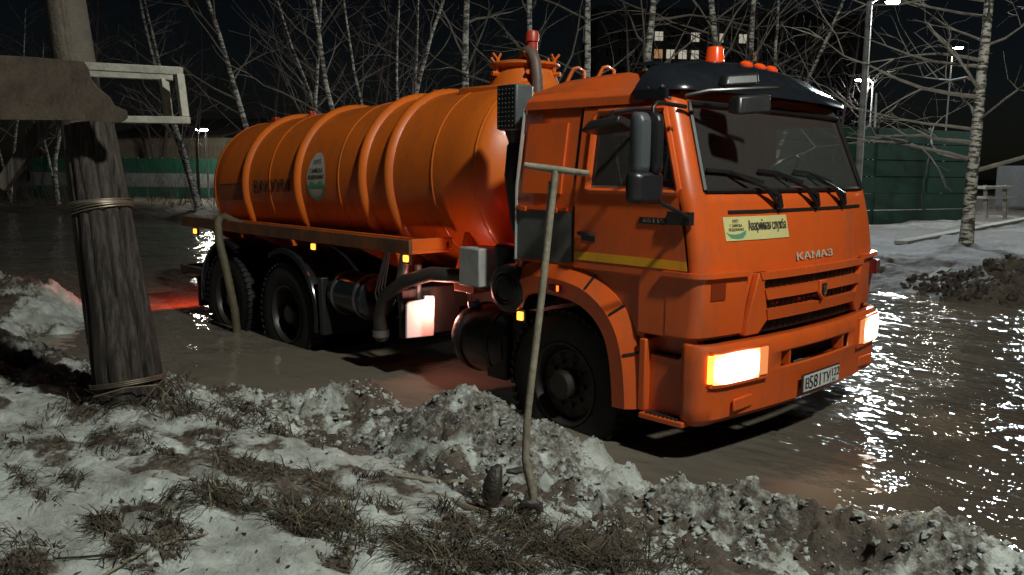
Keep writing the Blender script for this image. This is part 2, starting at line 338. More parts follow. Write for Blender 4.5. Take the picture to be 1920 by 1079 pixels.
mud = np.where((GF > -1) & (GS < .3), np.maximum(mud, .62+.5*sm(-.25, .1, fbm(GX, GY, 27, .45, 5, .7))), mud)
mud = np.clip(np.where(GH < .17, .9, mud), 0, 1)+.8*sm(.15, .5, soil)
ny, nx = GX.shape
gm = bpy.data.meshes.new('ground'); nv = nx*ny; idx = np.arange(nv).reshape(ny, nx)
quads = np.stack([idx[:-1, :-1], idx[:-1, 1:], idx[1:, 1:], idx[1:, :-1]], -1).reshape(-1, 4)
gm.vertices.add(nv); gm.vertices.foreach_set('co', np.stack([GX, GY, GH], -1).astype('f').ravel())
gm.loops.add(quads.size); gm.loops.foreach_set('vertex_index', quads.ravel().astype('i')); gm.polygons.add(len(quads))
gm.polygons.foreach_set('loop_start', np.arange(0, quads.size, 4).astype('i')); gm.polygons.foreach_set('loop_total', np.full(len(quads), 4, 'i'))
gm.update(calc_edges=True); gm.polygons.foreach_set('use_smooth', np.ones(len(quads), bool))
at_ = gm.attributes.new('mud', 'FLOAT', 'POINT'); at_.data.foreach_set('value', mud.astype('f').ravel())
def snow_mat(name, attr):
    M = bpy.data.materials.new(name); M.use_nodes = True; nt = M.node_tree; b = nt.nodes['Principled BSDF']
    tc = nt.nodes.new('ShaderNodeTexCoord'); N = lambda sc, dt=6, ro=.65: (lambda n: (n.inputs['Scale'].__setattr__('default_value', sc), n.inputs['Detail'].__setattr__('default_value', dt), n.inputs['Roughness'].__setattr__('default_value', ro), nt.links.new(tc.outputs['Object'], n.inputs['Vector']), n)[-1])(nt.nodes.new('ShaderNodeTexNoise'))
    def ramp(src, p0, p1, c0, c1):
        r = nt.nodes.new('ShaderNodeValToRGB'); r.color_ramp.elements[0].position = p0; r.color_ramp.elements[1].position = p1; r.color_ramp.elements[0].color = (*c0, 1); r.color_ramp.elements[1].color = (*c1, 1); nt.links.new(src, r.inputs[0]); return r.outputs[0]
    n1 = N(3.5, 8); snow = ramp(n1.outputs[0], .34, .66, (.27, .275, .25), (.64, .68, .645))
    n2 = N(9, 8, .7); mudc = ramp(n2.outputs[0], .3, .72, (.034, .026, .020), (.15, .115, .086))
    n3 = N(26, 6, .75)
    if attr:
        at1 = nt.nodes.new('ShaderNodeAttribute'); at1.attribute_name = 'mud'; fac = at1.outputs['Fac']
    else:
        n4 = N(1.7, 4); fac = ramp(n4.outputs[0], .4, .75, (0, 0, 0), (.85, .85, .85))
    ad = nt.nodes.new('ShaderNodeMath'); ad.operation = 'MULTIPLY_ADD'; nt.links.new(n3.outputs[0], ad.inputs[0]); ad.inputs[1].default_value = 1.7; ad.inputs[2].default_value = -.85
    ad2 = nt.nodes.new('ShaderNodeMath'); ad2.operation = 'ADD'; nt.links.new(fac, ad2.inputs[0]); nt.links.new(ad.outputs[0], ad2.inputs[1])
    f = ramp(ad2.outputs[0], .22, .72, (0, 0, 0), (1, 1, 1))
    mx = nt.nodes.new('ShaderNodeMix'); mx.data_type = 'RGBA'; nt.links.new(f, mx.inputs[0]); nt.links.new(snow, mx.inputs[6]); nt.links.new(mudc, mx.inputs[7]); nt.links.new(mx.outputs[2], b.inputs['Base Color'])
    b.inputs['Roughness'].default_value = .62
    bp = nt.nodes.new('ShaderNodeBump'); bp.inputs['Strength'].default_value = .75; bp.inputs['Distance'].default_value = .025
    n5 = N(45, 8, .7); nt.links.new(n5.outputs[0], bp.inputs['Height']); nt.links.new(bp.outputs[0], b.inputs['Normal'])
    return M
m_snow = snow_mat('dirty_snow', True); m_clod = snow_mat('slush_clods', False)
gm.materials.append(m_snow); go = bpy.data.objects.new('ground', gm); link(go); tag(go, kind='structure')
def hz(x, y):
    h, _, _, _ = ground_h(np.array([[x]], float), np.array([[y]], float)); return float(h[0, 0])

# ------------------------------------------------------------------ flood water
wm = MB(); WZ = .222
wx = np.concatenate([np.arange(-60, -8, 2.), np.arange(-8, 8, .5), np.arange(8, 41, 3.)]); wy = np.arange(-6, 16.1, .5)
wm.grid([[(x, y, WZ) for x in wx] for y in wy])
M = bpy.data.materials.new('muddy_flood_water'); M.use_nodes = True; nt = M.node_tree; b = nt.nodes['Principled BSDF']
b.inputs['Roughness'].default_value = .035; b.inputs['IOR'].default_value = 1.33
tc = nt.nodes.new('ShaderNodeTexCoord')
def NN(sc, dt, mapping=None, ro=.5):
    n = nt.nodes.new('ShaderNodeTexNoise'); n.inputs['Scale'].default_value = sc; n.inputs['Detail'].default_value = dt; n.inputs['Roughness'].default_value = ro
    if mapping:
        mp = nt.nodes.new('ShaderNodeMapping'); mp.inputs['Scale'].default_value = mapping; mp.inputs['Rotation'].default_value = (0, 0, R(40)); nt.links.new(tc.outputs['Object'], mp.inputs[0]); nt.links.new(mp.outputs[0], n.inputs['Vector'])
    else: nt.links.new(tc.outputs['Object'], n.inputs['Vector'])
    return n.outputs[0]
r = nt.nodes.new('ShaderNodeValToRGB'); r.color_ramp.elements[0].color = (.024, .021, .018, 1); r.color_ramp.elements[1].color = (.075, .064, .052, 1); r.color_ramp.elements[0].position = .35; r.color_ramp.elements[1].position = .65
nt.links.new(NN(.35, 4), r.inputs[0]); wcol = r.outputs[0]
n1 = NN(1.25, 2, (1, 2.0, 1)); n2 = NN(4.5, 2, (1, 1.7, 1)); n3 = NN(.5, 2)
ad = nt.nodes.new('ShaderNodeMath'); ad.operation = 'MULTIPLY_ADD'; nt.links.new(n2, ad.inputs[0]); ad.inputs[1].default_value = .25; nt.links.new(n1, ad.inputs[2])
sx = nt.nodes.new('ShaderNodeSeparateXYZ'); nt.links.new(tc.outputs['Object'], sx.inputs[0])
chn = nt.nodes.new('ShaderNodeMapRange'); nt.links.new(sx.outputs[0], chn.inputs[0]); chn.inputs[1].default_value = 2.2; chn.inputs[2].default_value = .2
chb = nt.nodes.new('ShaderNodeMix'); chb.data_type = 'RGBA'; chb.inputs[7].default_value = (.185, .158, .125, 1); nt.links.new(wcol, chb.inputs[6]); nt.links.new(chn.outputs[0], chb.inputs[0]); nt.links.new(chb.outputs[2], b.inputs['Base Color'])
# wind patches: calmer beside the truck and where the wind does not reach
sx = nt.nodes.new('ShaderNodeSeparateXYZ'); nt.links.new(tc.outputs['Object'], sx.inputs[0])
def mr(src, a, b_, c, d):
    q = nt.nodes.new('ShaderNodeMapRange'); nt.links.new(src, q.inputs[0])
    for i, v in enumerate((a, b_, c, d)): q.inputs[i+1].default_value = v
    return q.outputs[0]
def mth(op, a, b_):
    q = nt.nodes.new('ShaderNodeMath'); q.operation = op; nt.links.new(a, q.inputs[0])
    if hasattr(b_, 'links'): nt.links.new(b_, q.inputs[1])
    else: q.inputs[1].default_value = b_
    return q.outputs[0]
amp = mth('MULTIPLY', mr(mth('ADD', sx.outputs[0], mth('MULTIPLY', sx.outputs[1], .35)), .9, 2.6, .30, .8), mr(n3, .38, .6, .45, 1.25))
nt.links.new(mr(NN(.8, 3, (1, 2.2, 1)), .46, .68, .04, .11), b.inputs['Roughness'])
bp = nt.nodes.new('ShaderNodeBump'); bp.inputs['Distance'].default_value = .15
nt.links.new(ad.outputs[0], bp.inputs['Height']); nt.links.new(amp, bp.inputs['Strength']); nt.links.new(bp.outputs[0], b.inputs['Normal'])
m_water = M
tag(wm.build('flood_water', m_water, smooth=0, fix=False), kind='structure')

# ------------------------------------------------------------------ the tanker truck
TR = Vector((-2.5, 0, 0))
truck = empty('tanker_truck', TR, 'orange vacuum tanker truck standing in flood water with headlights on', 'truck')
lerp = lambda x, xs, ys: float(np.interp(x, xs, ys))
def hw(z): return lerp(z, [1.0, 1.9, 2.44, 2.52], [1.22, 1.22, 1.14, 1.1])
def fc(z): return lerp(z, [.9, 1.2, 1.4, 1.6, 1.8, 1.9, 2.44, 2.52], [1.30, 1.345, 1.345, 1.315, 1.27, 1.24, 1.03, .97])
def fx(y, z): return fc(z)-.075*min(1.2, abs(y)/1.02)**2.5
def ce(z): return hw(z)-.125
def xc(z): return fx(ce(z), z)-.085
def winf(z): return min(1.115-.22*(z-1.91), xc(z)-.004)
def P(u, z, s=-1, off=0):      # u 0..1 side, 1..2 corner, 2..3 front (to the middle)
    def raw(u):
        if u <= 1: return (-.32+(xc(z)+.32)*u, hw(z))
        if u <= 2:
            t = u-1; a = (xc(z), hw(z)); c = (fx(ce(z), z), ce(z)); k = (fx(ce(z), z)-.012, hw(z))
            return tuple((1-t)**2*a[i]+2*t*(1-t)*k[i]+t*t*c[i] for i in (0, 1))
        y = ce(z)*(3-u); return (fx(y, z), y)
    x, y = raw(u)
    if off:
        e = .01; a = raw(u-e); b_ = raw(min(u+e, 3.0)); dx, dy = b_[0]-a[0], b_[1]-a[1]; L = math.hypot(dx, dy) or 1
        x += -dy/L*off; y += dx/L*off
        x, y = (x, y) if True else (x, y)
    return (x, s*y, z)
def ux(x, z): return (x+.32)/(xc(z)+.32)
def uy(y, z): return 3-abs(y)/ce(z)
def slab(mb, us, zs, o0, o1, s=-1, mi=0, n=1):   # us: function z -> list of u
    rows = [[P(u, z, s, o1) for u in us(z)] for z in zs]; back = [[P(u, z, s, o0) for u in us(z)] for z in zs]
    k = len(rows[0]); h = len(rows); mb.grid(rows, mi); mb.grid(back, mi)
    for i in range(h-1):
        for j in (0, k-1): mb.add([rows[i][j], rows[i+1][j], back[i+1][j], back[i][j]], [(0, 1, 2, 3)], mi)
    for i in (0, h-1):
        for j in range(k-1): mb.add([rows[i][j], rows[i][j+1], back[i][j+1], back[i][j]], [(0, 1, 2, 3)], mi)
def merge(mb, d=1e-4):
    import bmesh
    b_ = bmesh.new(); vs = [b_.verts.new(p) for p in mb.v]
    for f, q in zip(mb.f, mb.mi):
        try: b_.faces.new([vs[i] for i in f]).material_index = q
        except ValueError: pass
    bmesh.ops.remove_doubles(b_, verts=b_.verts, dist=d); b_.verts.index_update()
    o = MB(); o.v = [tuple(v.co) for v in b_.verts]; o.f = [tuple(v.index for v in f.verts) for f in b_.faces]; o.mi = [f.material_index for f in b_.faces]; b_.free(); return o
def front(y0, y1, z, n=9):           # across the front from y0 to y1: list of (side, u)
    return [(-1 if y < 0 else 1, uy(y, z)) for y in np.linspace(y0, y1, n)]
def fslab(mb, y0, y1, z0, z1, o0, o1, n=9, mi=0, slant=0):
    def line(z, o, e): return [(fx(y, z)+o, y, z) for y in np.linspace(y0+e, y1-e, n)]
    R_ = [line(z0, o1, slant), line(z1, o1, 0)]; B_ = [line(z0, o0, slant), line(z1, o0, 0)]
    mb.grid(R_, mi); mb.grid(B_, mi)
    for i in (0, 1):
        mb.grid([R_[i], B_[i]], mi)
    for j in (0, n-1): mb.add([R_[0][j], R_[1][j], B_[1][j], B_[0][j]], [(0, 1, 2, 3)], mi)

rows = [1.0, 1.18, 1.37, 1.5, 1.62, 1.74, 1.83, 1.905, 2.03, 2.15, 2.27, 2.39, 2.445, 2.5]
def ring(z):
    r_ = []
    us = [0, ux(-.05, z), ux(.23, z), ux(.35, z), ux(.55, z), ux(.78, z), ux(winf(z), z), 1, 1.2, 1.4, 1.6, 1.8, 2.0, 2.12, 2.3, 2.55, 2.8]
    r_ += [P(u, z, -1) for u in us]+[P(3, z, -1)]+[P(u, z, 1) for u in us[::-1]]
    return r_
NU = 17
def skip_cab(i, j):
    if j > 2*NU-1: return False
    jj = j if j < NU else 2*NU-1-j
    z0 = rows[i]
    if z0 < 1.36 and jj < 5: return True
    if 1.9 < z0 < 2.38 and 3 <= jj <= 5: return True
    if 1.9 < z0 < 2.40 and jj >= 12: return True
    return False
rgs = [ring(z) for z in rows]
cabm = MB(); cabm.grid(rgs, 0, skip_cab)
top = [(p[0]*.93-.0, p[1]*.93, 2.54) for p in rgs[-1]]; cabm.grid([rgs[-1], top]); cabm.add(top, [tuple(range(len(top)))])
yl = [-1.0, -.62, -.6, .6, .62, 1.0]       # back wall with its window
def wallrow(z): return [(-.32, q*hw(z), z) for q in yl]
rw = [1.0, 1.37, 1.95, 2.3, 2.5]
cabm.grid([wallrow(z) for z in rw], 0, lambda i, j: (i == 2 and j == 2))
cabm.add([(-.298, -1.02*1, 2.5), (-.298, 1.02, 2.5), (-.298, 1.02, 2.54), (-.298, -1.02, 2.54)], [(0, 1, 2, 3)])
cabm.box(-.3, 1.15, -1.15, 1.15, 1.36, 1.40)      # floor
cab = merge(cabm).build('cab', m_cab, truck, smooth=32, solid=.02, fix=True)
def pane(js, rws, s, o=-.012):
    g = MB(); g.grid([[P(u(z), z, s, o) for u in js] for z in rws]); return g
WR = [1.905, 2.03, 2.15, 2.27, 2.39]
gl = MB()
fr_y = np.linspace(-1, 1, 17)
gl.grid([[(fx(q*ce(z), z)-.012, q*ce(z)*1.0, z) for q in fr_y] for z in WR+[2.445]])
gl.build('windscreen', m_glass, cab, smooth=60)
sl_ = MB()                                                   # black rubber round the windscreen
def wsp(q, z, o=.006): return (fx(q*ce(z), z)+o, q*ce(z), z)
loop = [wsp(q, 1.905) for q in np.linspace(-1, 1, 13)]+[wsp(1, z) for z in WR[1:]]+[wsp(q, 2.44) for q in np.linspace(1, -1, 13)]+[wsp(-1, z) for z in WR[:0:-1]]
sl_.tube(loop+loop[:1], .017, 6, cap=False); sl_.build('windscreen_seal', m_seal, cab)
gb = MB(); gb.add([(-.31, -.68, 1.95), (-.31, .68, 1.95), (-.31, .68, 2.3), (-.31, -.68, 2.3)], [(0, 1, 2, 3)]); gb.build('rear_window', m_glass, cab, smooth=0)
# inside the cab
it = MB(); it.box(.85, 1.1, -1.0, 1.0, 1.45, 1.82); it.box(.95, 1.16, -1.0, 1.0, 1.7, 1.87); it.box(.7, .95, .3, .9, 1.7, 1.9); it.build('dashboard', m_int, cab, bevel=.03)
for y in (-.62, .62):
    st = MB(); st.box(-.1, .42, y-.25, y+.25, 1.55, 1.72); st.hexa([(-.12, y-.24, 1.7), (.03, y-.24, 1.7), (.03, y+.24, 1.7), (-.12, y+.24, 1.7), (-.22, y-.2, 2.32), (-.1, y-.2, 2.32), (-.1, y+.2, 2.32), (-.22, y+.2, 2.32)])
    st.box(-.2, -.1, y-.12, y+.12, 2.32, 2.42); st.build('seat', m_int, cab, bevel=.04)
sw = MB(); cc = Vector((.68, .62, 1.98)); nn = Vector((-.75, 0, .66)); u_, w_ = basis(nn)
sw.tube([cc+(u_*math.cos(a)+w_*math.sin(a))*.22 for a in np.linspace(0, 2*math.pi, 25)], .014, 6, cap=False)
sw.tube([cc-u_*.22, cc+u_*.22], .012, 5); sw.tube([cc, cc-nn*.25], .03, 8); sw.build('steering_wheel', m_black, cab)

# doors
for s in (-1, 1):
    d = MB(); zr = [1.37, 1.5, 1.62, 1.74, 1.83, 1.905, 2.03, 2.15, 2.27, 2.39, 2.43]
    def dus(z): return [ux(.235, z), ux(.345, z), ux(.5, z), ux(.65, z), ux(.78, z), ux(winf(z)-.004, z), .985]
    def sk(i, j): return (1.9 < zr[i] < 2.38 and 1 <= j <= 4)
    d.grid([[P(u, z, s, .014) for u in dus(z)] for z in zr], 0, sk)
    zl = [1.01, 1.18, 1.37]
    d.grid([[P(u, z, s, .014) for u in (ux(.79, z), ux(.95, z), .985)] for z in zl])
    door = merge(d).build('door', m_cab, truck, smooth=30)
    tag(door, 'right hand door with yellow stripe' if s < 0 else 'left hand door on the far side')
    g = MB(); g.grid([[P(u, z, s, -.008) for u in dus(z)[1:6]] for z in WR]); g.build('window_pane', m_glass, door, smooth=0)
    wf = MB()                                                # raised frame round the window
    c = [P(ux(.335, z), z, s, .016) for z in (1.90, 2.05, 2.2, 2.36)]+[P(ux(x, 2.4), 2.4, s, .016) for x in (.37, .6, .8, .96)]+[P(ux(winf(z)+.004, z), z, s, .016) for z in (2.37, 2.2, 2.05, 1.91)]+[P(ux(x, 1.89), 1.89, s, .016) for x in (1.05, .8, .6, .37)]
    wf.tube(c+c[:1], .02, 6, cap=False); wf.build('window_frame', m_cab, door)
    ws_ = MB(); c2 = [P(ux(x, 1.915), 1.915, s, .004) for x in (.37, .6, .8, 1.06)]; ws_.tube(c2, .009, 5); ws_.build('window_trim', m_steel, door)
    h = MB(); h.tube([P(ux(.285, 1.6), 1.605, s, .03), P(ux(.32, 1.6), 1.607, s, .05), P(ux(.40, 1.6), 1.6, s, .05), P(ux(.43, 1.6), 1.595, s, .03)], [.012, .017, .017, .012], 8)
    h.prism([(.3, 1.56), (.42, 1.555), (.41, 1.60), (.31, 1.605)], lambda u, v, o: P(ux(u, v), v, s, o), .015, .018); h.build('handle', m_black, door)
    y_ = MB(); slab(y_, lambda z: [ux(.24, z), ux(.5, z), ux(.8, z), .985], [1.425, 1.48], .015, .0175, s); y_.build('yellow_stripe', m_yel, door, smooth=0)
    bd = MB(); slab(bd, lambda z: [ux(.78, z), ux(.95, z), ux(1.03, z)], [1.695, 1.735], .015, .022, s); bdo = bd.build('model_badge', m_black, door, smooth=0)
    tx = MB(); text(tx, '65115', .05, (lambda u, v: P(ux(.89+(u if s < 0 else -u), 1.715), 1.715+v*.7, s, .0235)), 1.35, bold=.004); tx.build('lettering', m_alu, bdo, smooth=0)
# side panel behind the door
for s in (-1, 1):
    p = MB(); slab(p, lambda z: [ux(-.27, z), ux(-.1, z), ux(.1, z)], [1.86, 2.05, 2.34], 0, .016, s); p.build('side_panel', m_cab, truck, bevel=.012, smooth=0)
    p = MB(); slab(p, lambda z: [ux(-.318, z), ux(0, z), ux(.16, z)], [1.745, 1.77], 0, .02, s)
    for x in (-.25, .05): p.box(x-.03, x+.03, s*1.215, s*1.25, 1.73, 1.765)
    p.build('hinge_strip', m_cab, truck, bevel=.004)
    p = MB(); slab(p, lambda z: [ux(-.318, z), ux(.0, z), ux(.2, z)], [1.39, 1.735], .0, .006, s); p.build('lower_side_plate', m_grey, truck, smooth=0)
    p = MB(); p.tube([(-.335, s*1.225, 1.38), (-.335, s*1.225, 1.9), (-.335, s*1.15, 2.45)], .012, 6); p.build('cab_edge_seal', m_alu, truck)
    gp = MB(); slab(gp, lambda z: [ux(.205, z), ux(.222, z)], [1.4, 1.7, 2.0, 2.43], 0, .004, s); gp.build('door_gap', m_seal, truck, smooth=0)
# roof fairing, orange, then the black visor
rf = MB(); prof = []
for x, zt, w in ((-.30, 2.60, 1.10), (-.1, 2.645, 1.10), (.3, 2.665, 1.09), (.70, 2.672, 1.07), (.73, 2.66, 1.07)):
    prof.append([(x-.02, -1.165, 2.44), (x, -1.16, 2.50), (x, -1.10, 2.545), (x, -w, 2.56), (x, -w+.05, zt-.03), (x, -w+.13, zt), (x, -.5, zt+.03), (x, 0, zt+.04), (x, .5, zt+.03), (x, w-.13, zt), (x, w-.05, zt-.03), (x, w, 2.56), (x, 1.10, 2.545), (x, 1.16, 2.50), (x-.02, 1.165, 2.44)])
rf.grid(prof); rf.add(prof[0], [tuple(range(15))]); rf.add(prof[-1], [tuple(range(15))]); rf.build('roof_fairing', m_cab, truck, smooth=28, bevel=.008)
vs = MB(); lv = []
def voutl(x1, bulge, w, xb, z, dz=0):
    o_ = [(xb, -w, z)]
    for q in np.linspace(0, 1, 6)[1:]:
        a = q*math.pi/2; o_.append((x1-bulge-.26+.26*math.sin(a), -w+.22*(1-math.cos(a)), z))
    for y in np.linspace(-(w-.22), w-.22, 11)[1:-1]: o_.append((x1-bulge*(abs(y)/(w-.22))**2, y, z+dz*(1-(y/w)**2)))
    for q in np.linspace(1, 0, 6)[:-1]:
        a = q*math.pi/2; o_.append((x1-bulge-.26+.26*math.sin(a), w-.22*(1-math.cos(a)), z))
    o_.append((xb, w, z)); return o_
lv = [voutl(1.12, .10, 1.175, .66, 2.515), voutl(1.115, .10, 1.172, .665, 2.545), voutl(1.03, .11, 1.12, .68, 2.62), voutl(.93, .11, 1.06, .71, 2.685, .03), voutl(.80, .12, .98, .72, 2.72, .05), voutl(.62, .12, .86, .55, 2.735, .06)]
vs.grid(lv); vs.add(lv[-1], [tuple(range(len(lv[-1])))]); vs.box(.662, .9, -1.176, -1.14, 2.46, 2.52); vs.box(.662, .9, 1.14, 1.176, 2.46, 2.52); vs.build('roof_visor', m_visor, truck, smooth=45, fix=True)
for k, (x, z) in enumerate(((.76, 2.53), (.86, 2.535), (.74, 2.495), (.86, 2.49), (.92, 2.46))):
    for s in (-1, 1):
        q = MB(); q.lathe((x, s*(1.163-.22*max(0, z-2.5)), z), (0, s, .1), [(-.01, .011), (.008, .011), (.012, .006), (.012, 0)], 8); q.build('visor_rivet', m_steel, truck)
hd = MB(); fslab(hd, -1.02, 1.02, 2.445, 2.515, .0, .012, 13); hd.build('header_strip', m_cab, truck, smooth=40)
# beacon and roof marker lamps
q = MB(); c = at(1340, 122, 6.15); c = Vector((c.x, c.y, 2.77))
q.lathe(c, (0, 0, 1), [(-.05, .085), (0, .085), (.0, .075), (.14, .06), (.155, .052), (.16, 0)], 20); q.build('roof_beacon', m_beacon, truck)
for y in (-.09, .09, .27):
    q = MB(); q.lathe((.80-.05*abs(y), y, 2.755), (.3, 0, 1), [(-.02, .05), (0, .05), (.02, .045), (.035, .025), (.038, 0)], 12); q.build('roof_marker_lamp', m_beacon, truck)
# grille
gg = MB(); fslab(gg, -.74, .74, 1.00, 1.375, .002, .012, 13); grille = gg.build('grille', m_black, truck, smooth=30)
for z0, z1, w0 in ((1.222, 1.288, .70), (1.085, 1.157, .66), (1.352, 1.40, .76)):
    q = MB(); fslab(q, -w0, w0, z0, z1, .004, .055, 13, slant=.03); q.build('grille_bar', m_cab, grille, bevel=.012, smooth=30)
for s in (-1, 1):
    q = MB(); pl = [(s*.76, 1.40), (s*.66, 1.40), (s*.70, 1.33), (s*.62, 1.09), (s*.70, 1.0), (s*.84, 1.0), (s*.82, 1.2)]
    q.prism(pl, lambda u, v, o: (fx(u, v)+o, u, v), .003, .05); q.build('grille_side', m_cab, grille, bevel=.01)
    for k, (zz, ww) in enumerate(((1.318, .66), (1.188, .62), (1.045, .7))):
        q = MB()
        for j in range(9): y = s*(.06+ww*.97*j/9); q.box(fx(y, zz)+.013, fx(y, zz)+.022, y-.004, y+.004, zz-.03, zz+.03)
        q.build('grille_mesh', m_dark, grille, kind='stuff')
q = MB(); shp = [(-.055, .065), (.055, .065), (.052, -.03), (0, -.075), (-.052, -.03)]
q.prism(shp, lambda u, v, o: (fx(0, 1.235)+o, u, 1.235+v), .05, .075); em = q.build('emblem_shield', m_cab, grille, bevel=.008)
q = MB(); q.prism([(u*.62, v*.62) for u, v in shp], lambda u, v, o: (fx(0, 1.235)+o, u, 1.235+v), .075, .08); q.build('emblem_field', m_seal, em)
q = MB(); q.tube([(fx(0, 1.2)+.083, -.012, 1.205), (fx(0, 1.2)+.083, .016, 1.225), (fx(0, 1.2)+.083, .008, 1.26), (fx(0, 1.2)+.083, -.018, 1.25), (fx(0, 1.2)+.083, -.004, 1.225)], .005, 5); q.build('emblem_horse', m_chrome, em)
q = MB(); text(q, 'КАМАЗ', .066, lambda u, v: (fx(u, 1.465+v)+.008, u, 1.465+v), 2.3, bold=.008); q.build('front_lettering', m_badge, truck, smooth=0)
# dark slit, sticker
q = MB(); fslab(q, -.93, .93, 1.765, 1.785, .001, .006, 13); q.build('wiper_slit', m_seal, truck, smooth=0)
SY, SZ = -.655, 1.672
q = MB(); fslab(q, SY-.33, SY+.33, 1.60, 1.745, .001, .003, 7); stk = q.build('sticker', m_stick, truck, smooth=0)
fs = lambda cy, cz, o=.0042: (lambda u, v: (fx(cy+u, cz+v)+o, cy+u, cz+v))
q = MB(); text(q, 'Аварийная служба', .088, fs(SY+.10, SZ+.012), .52, bold=.005)
for k, (t_, zz, sz) in enumerate((('МУП', .045, .028), ('Г. БИЙСКА', .018, .024), ('ВОДОКАНАЛ', -.006, .024))): text(q, t_, sz, fs(SY-.225, SZ+zz), .9, bold=.002)
q.build('sticker_lettering', m_ink, stk, smooth=0)
q = MB(); wv = [(-.1, -.015), (-.07, -.03), (-.02, -.035), (.03, -.03), (.09, -.012), (.085, -.035), (.05, -.058), (0, -.062), (-.06, -.055)]
q.add([fs(SY-.225, SZ, .0042)(u, v) for u, v in wv], [tuple(range(len(wv)))]); q.build('sticker_wave', m_green, stk, smooth=0)
# corner deflectors with side lamps
for s in (-1, 1):
    q = MB(); slab(q, lambda z: [ux(1.0, z), .96, 1.0, 1.15, 1.3, 1.45, 1.6, 1.75, 1.9, 2.0, 2.12, 2.24], [1.02, 1.1, 1.25, 1.36, 1.385], .0, .018, s); q.build('corner_panel', m_cab, truck, smooth=40, bevel=.004)
    q = MB(); slab(q, lambda z: [ux(.98, z), .96, 1.0, 1.15, 1.3, 1.45, 1.6, 1.75, 1.9, 2.0, 2.12, 2.26], [1.385, 1.415], .0, .045, s); q.build('corner_ledge', m_cab, truck, smooth=40, bevel=.006)
    q = MB(); slab(q, lambda z: [1.75, 1.9, 2.0, 2.06], [1.25, 1.355], .016, .024 if s < 0 else .07, s); q.build('side_lamp', m_lens2 if s < 0 else m_lens, truck, smooth=40, bevel=.006)
# bumper
def bo(z, off, s):
    w = 1.25; pts = []
    for t in np.linspace(0, 1, 3): pts.append((1.14+.06*t, w+off*.5))
    for a in np.linspace(0, math.pi/2, 9)[1:]: pts.append((1.20+(.13+off)*math.sin(a), w-.24+(.24+off*.5)*math.cos(a)))
    for y in np.linspace(1, 0, 9)[1:]: pts.append((1.33+off+.075*(1-y**2), 1.01*y))
    return [(x, s*y, z) for x, y in pts]
bz = [(.475, -.06), (.52, -.005), (.60, .0), (.70, .0), (.755, .012), (.765, .012), (.87, .012), (.88, .012), (.94, .01), (.975, -.01), (.985, -.05)]
bu = MB()
brow = [bo(z, o, -1)+bo(z, o, 1)[-2::-1] for z, o in bz]
nbp = len(brow[0]); midj = nbp//2
def skb(i, j):
    y = .5*(brow[i][j][1]+brow[i][j+1][1]); return bz[i][0] >= .76 and bz[i+1][0] <= .875 and abs(y) < .5
bu.grid(brow, 0, skb)
bumper = bu.build('bumper', m_cab, truck, smooth=40, solid=.03, fix=True)
q = MB(); q.box(1.24, 1.30, -.55, .55, .74, .90); q.build('bumper_recess', m_dark, bumper)
for s in (-1, 1): q = MB(); q.box(1.32, 1.40, s*.38, s*.40, .762, .872); q.build('recess_rib', m_cab, bumper)
fb = lambda y, z=0: 1.33+.012+.075*(1-min(1, abs(y)/1.01)**2) if abs(y) <= 1.01 else 1.20+.142*math.sqrt(max(0, 1-((abs(y)-1.01)/.24)**2))
def bslab(mb, ys, z0, z1, o0, o1, mi=0, dz=0):
    n = len(ys); A = [[(fb(y)+o, y, z+dz*k/(n-1)) for k, y in enumerate(ys)] for o, z in ((o1, z0), (o1, z1))]; B = [[(fb(y)+o, y, z+dz*k/(n-1)) for k, y in enumerate(ys)] for o, z in ((o0, z0), (o0, z1))]
    mb.grid(A, mi); mb.grid(B, mi); mb.grid([A[0], B[0]], mi); mb.grid([A[1], B[1]], mi)
    for j in (0, n-1): mb.add([A[0][j], A[1][j], B[1][j], B[0][j]], [(0, 1, 2, 3)], mi)
for s in (-1, 1):
    q = MB(); bslab(q, [s*y for y in np.linspace(.66, 1.19, 12)], .725, .95, .0, .014); hl = q.build('headlamp_housing', m_cab, bumper, bevel=.004, smooth=40)
    q = MB(); bslab(q, [s*y for y in np.linspace(.775, 1.175, 10)], .745, .932, .014, .024); q.build('headlight', m_head, bumper, bevel=.006, smooth=40)
    q = MB(); bslab(q, [s*y for y in np.linspace(.685, .77, 4)], .755, .932, .014, .022); q.build('indicator_lamp', m_turn, bumper, bevel=.005, smooth=40)
    q = MB(); bslab(q, [s*y for y in np.linspace(1.18, 1.205, 4)], .755, .925, .012, .024); q.build('side_turn_lamp', m_amber, bumper, bevel=.004, smooth=40)
    q = MB(); q.box(fb(.9)-.01, fb(.9)+.008, s*.78, s*1.0, .555, .635); q.build('fog_lamp_blank', m_cab, bumper, bevel=.01)
    ld = bpy.data.lights.new('headlamp_light', 'SPOT'); ld.energy = 45; ld.color = (1, .80, .52); ld.spot_size = R(120); ld.spot_blend = .8; ld.shadow_soft_size = .06
    lo = bpy.data.objects.new('headlamp_light', ld); link(lo, truck, (fb(.95)+.07, s*.95, .84)); lo.rotation_euler = Vector((1, 0, -.16)).to_track_quat('-Z', 'Y').to_euler()
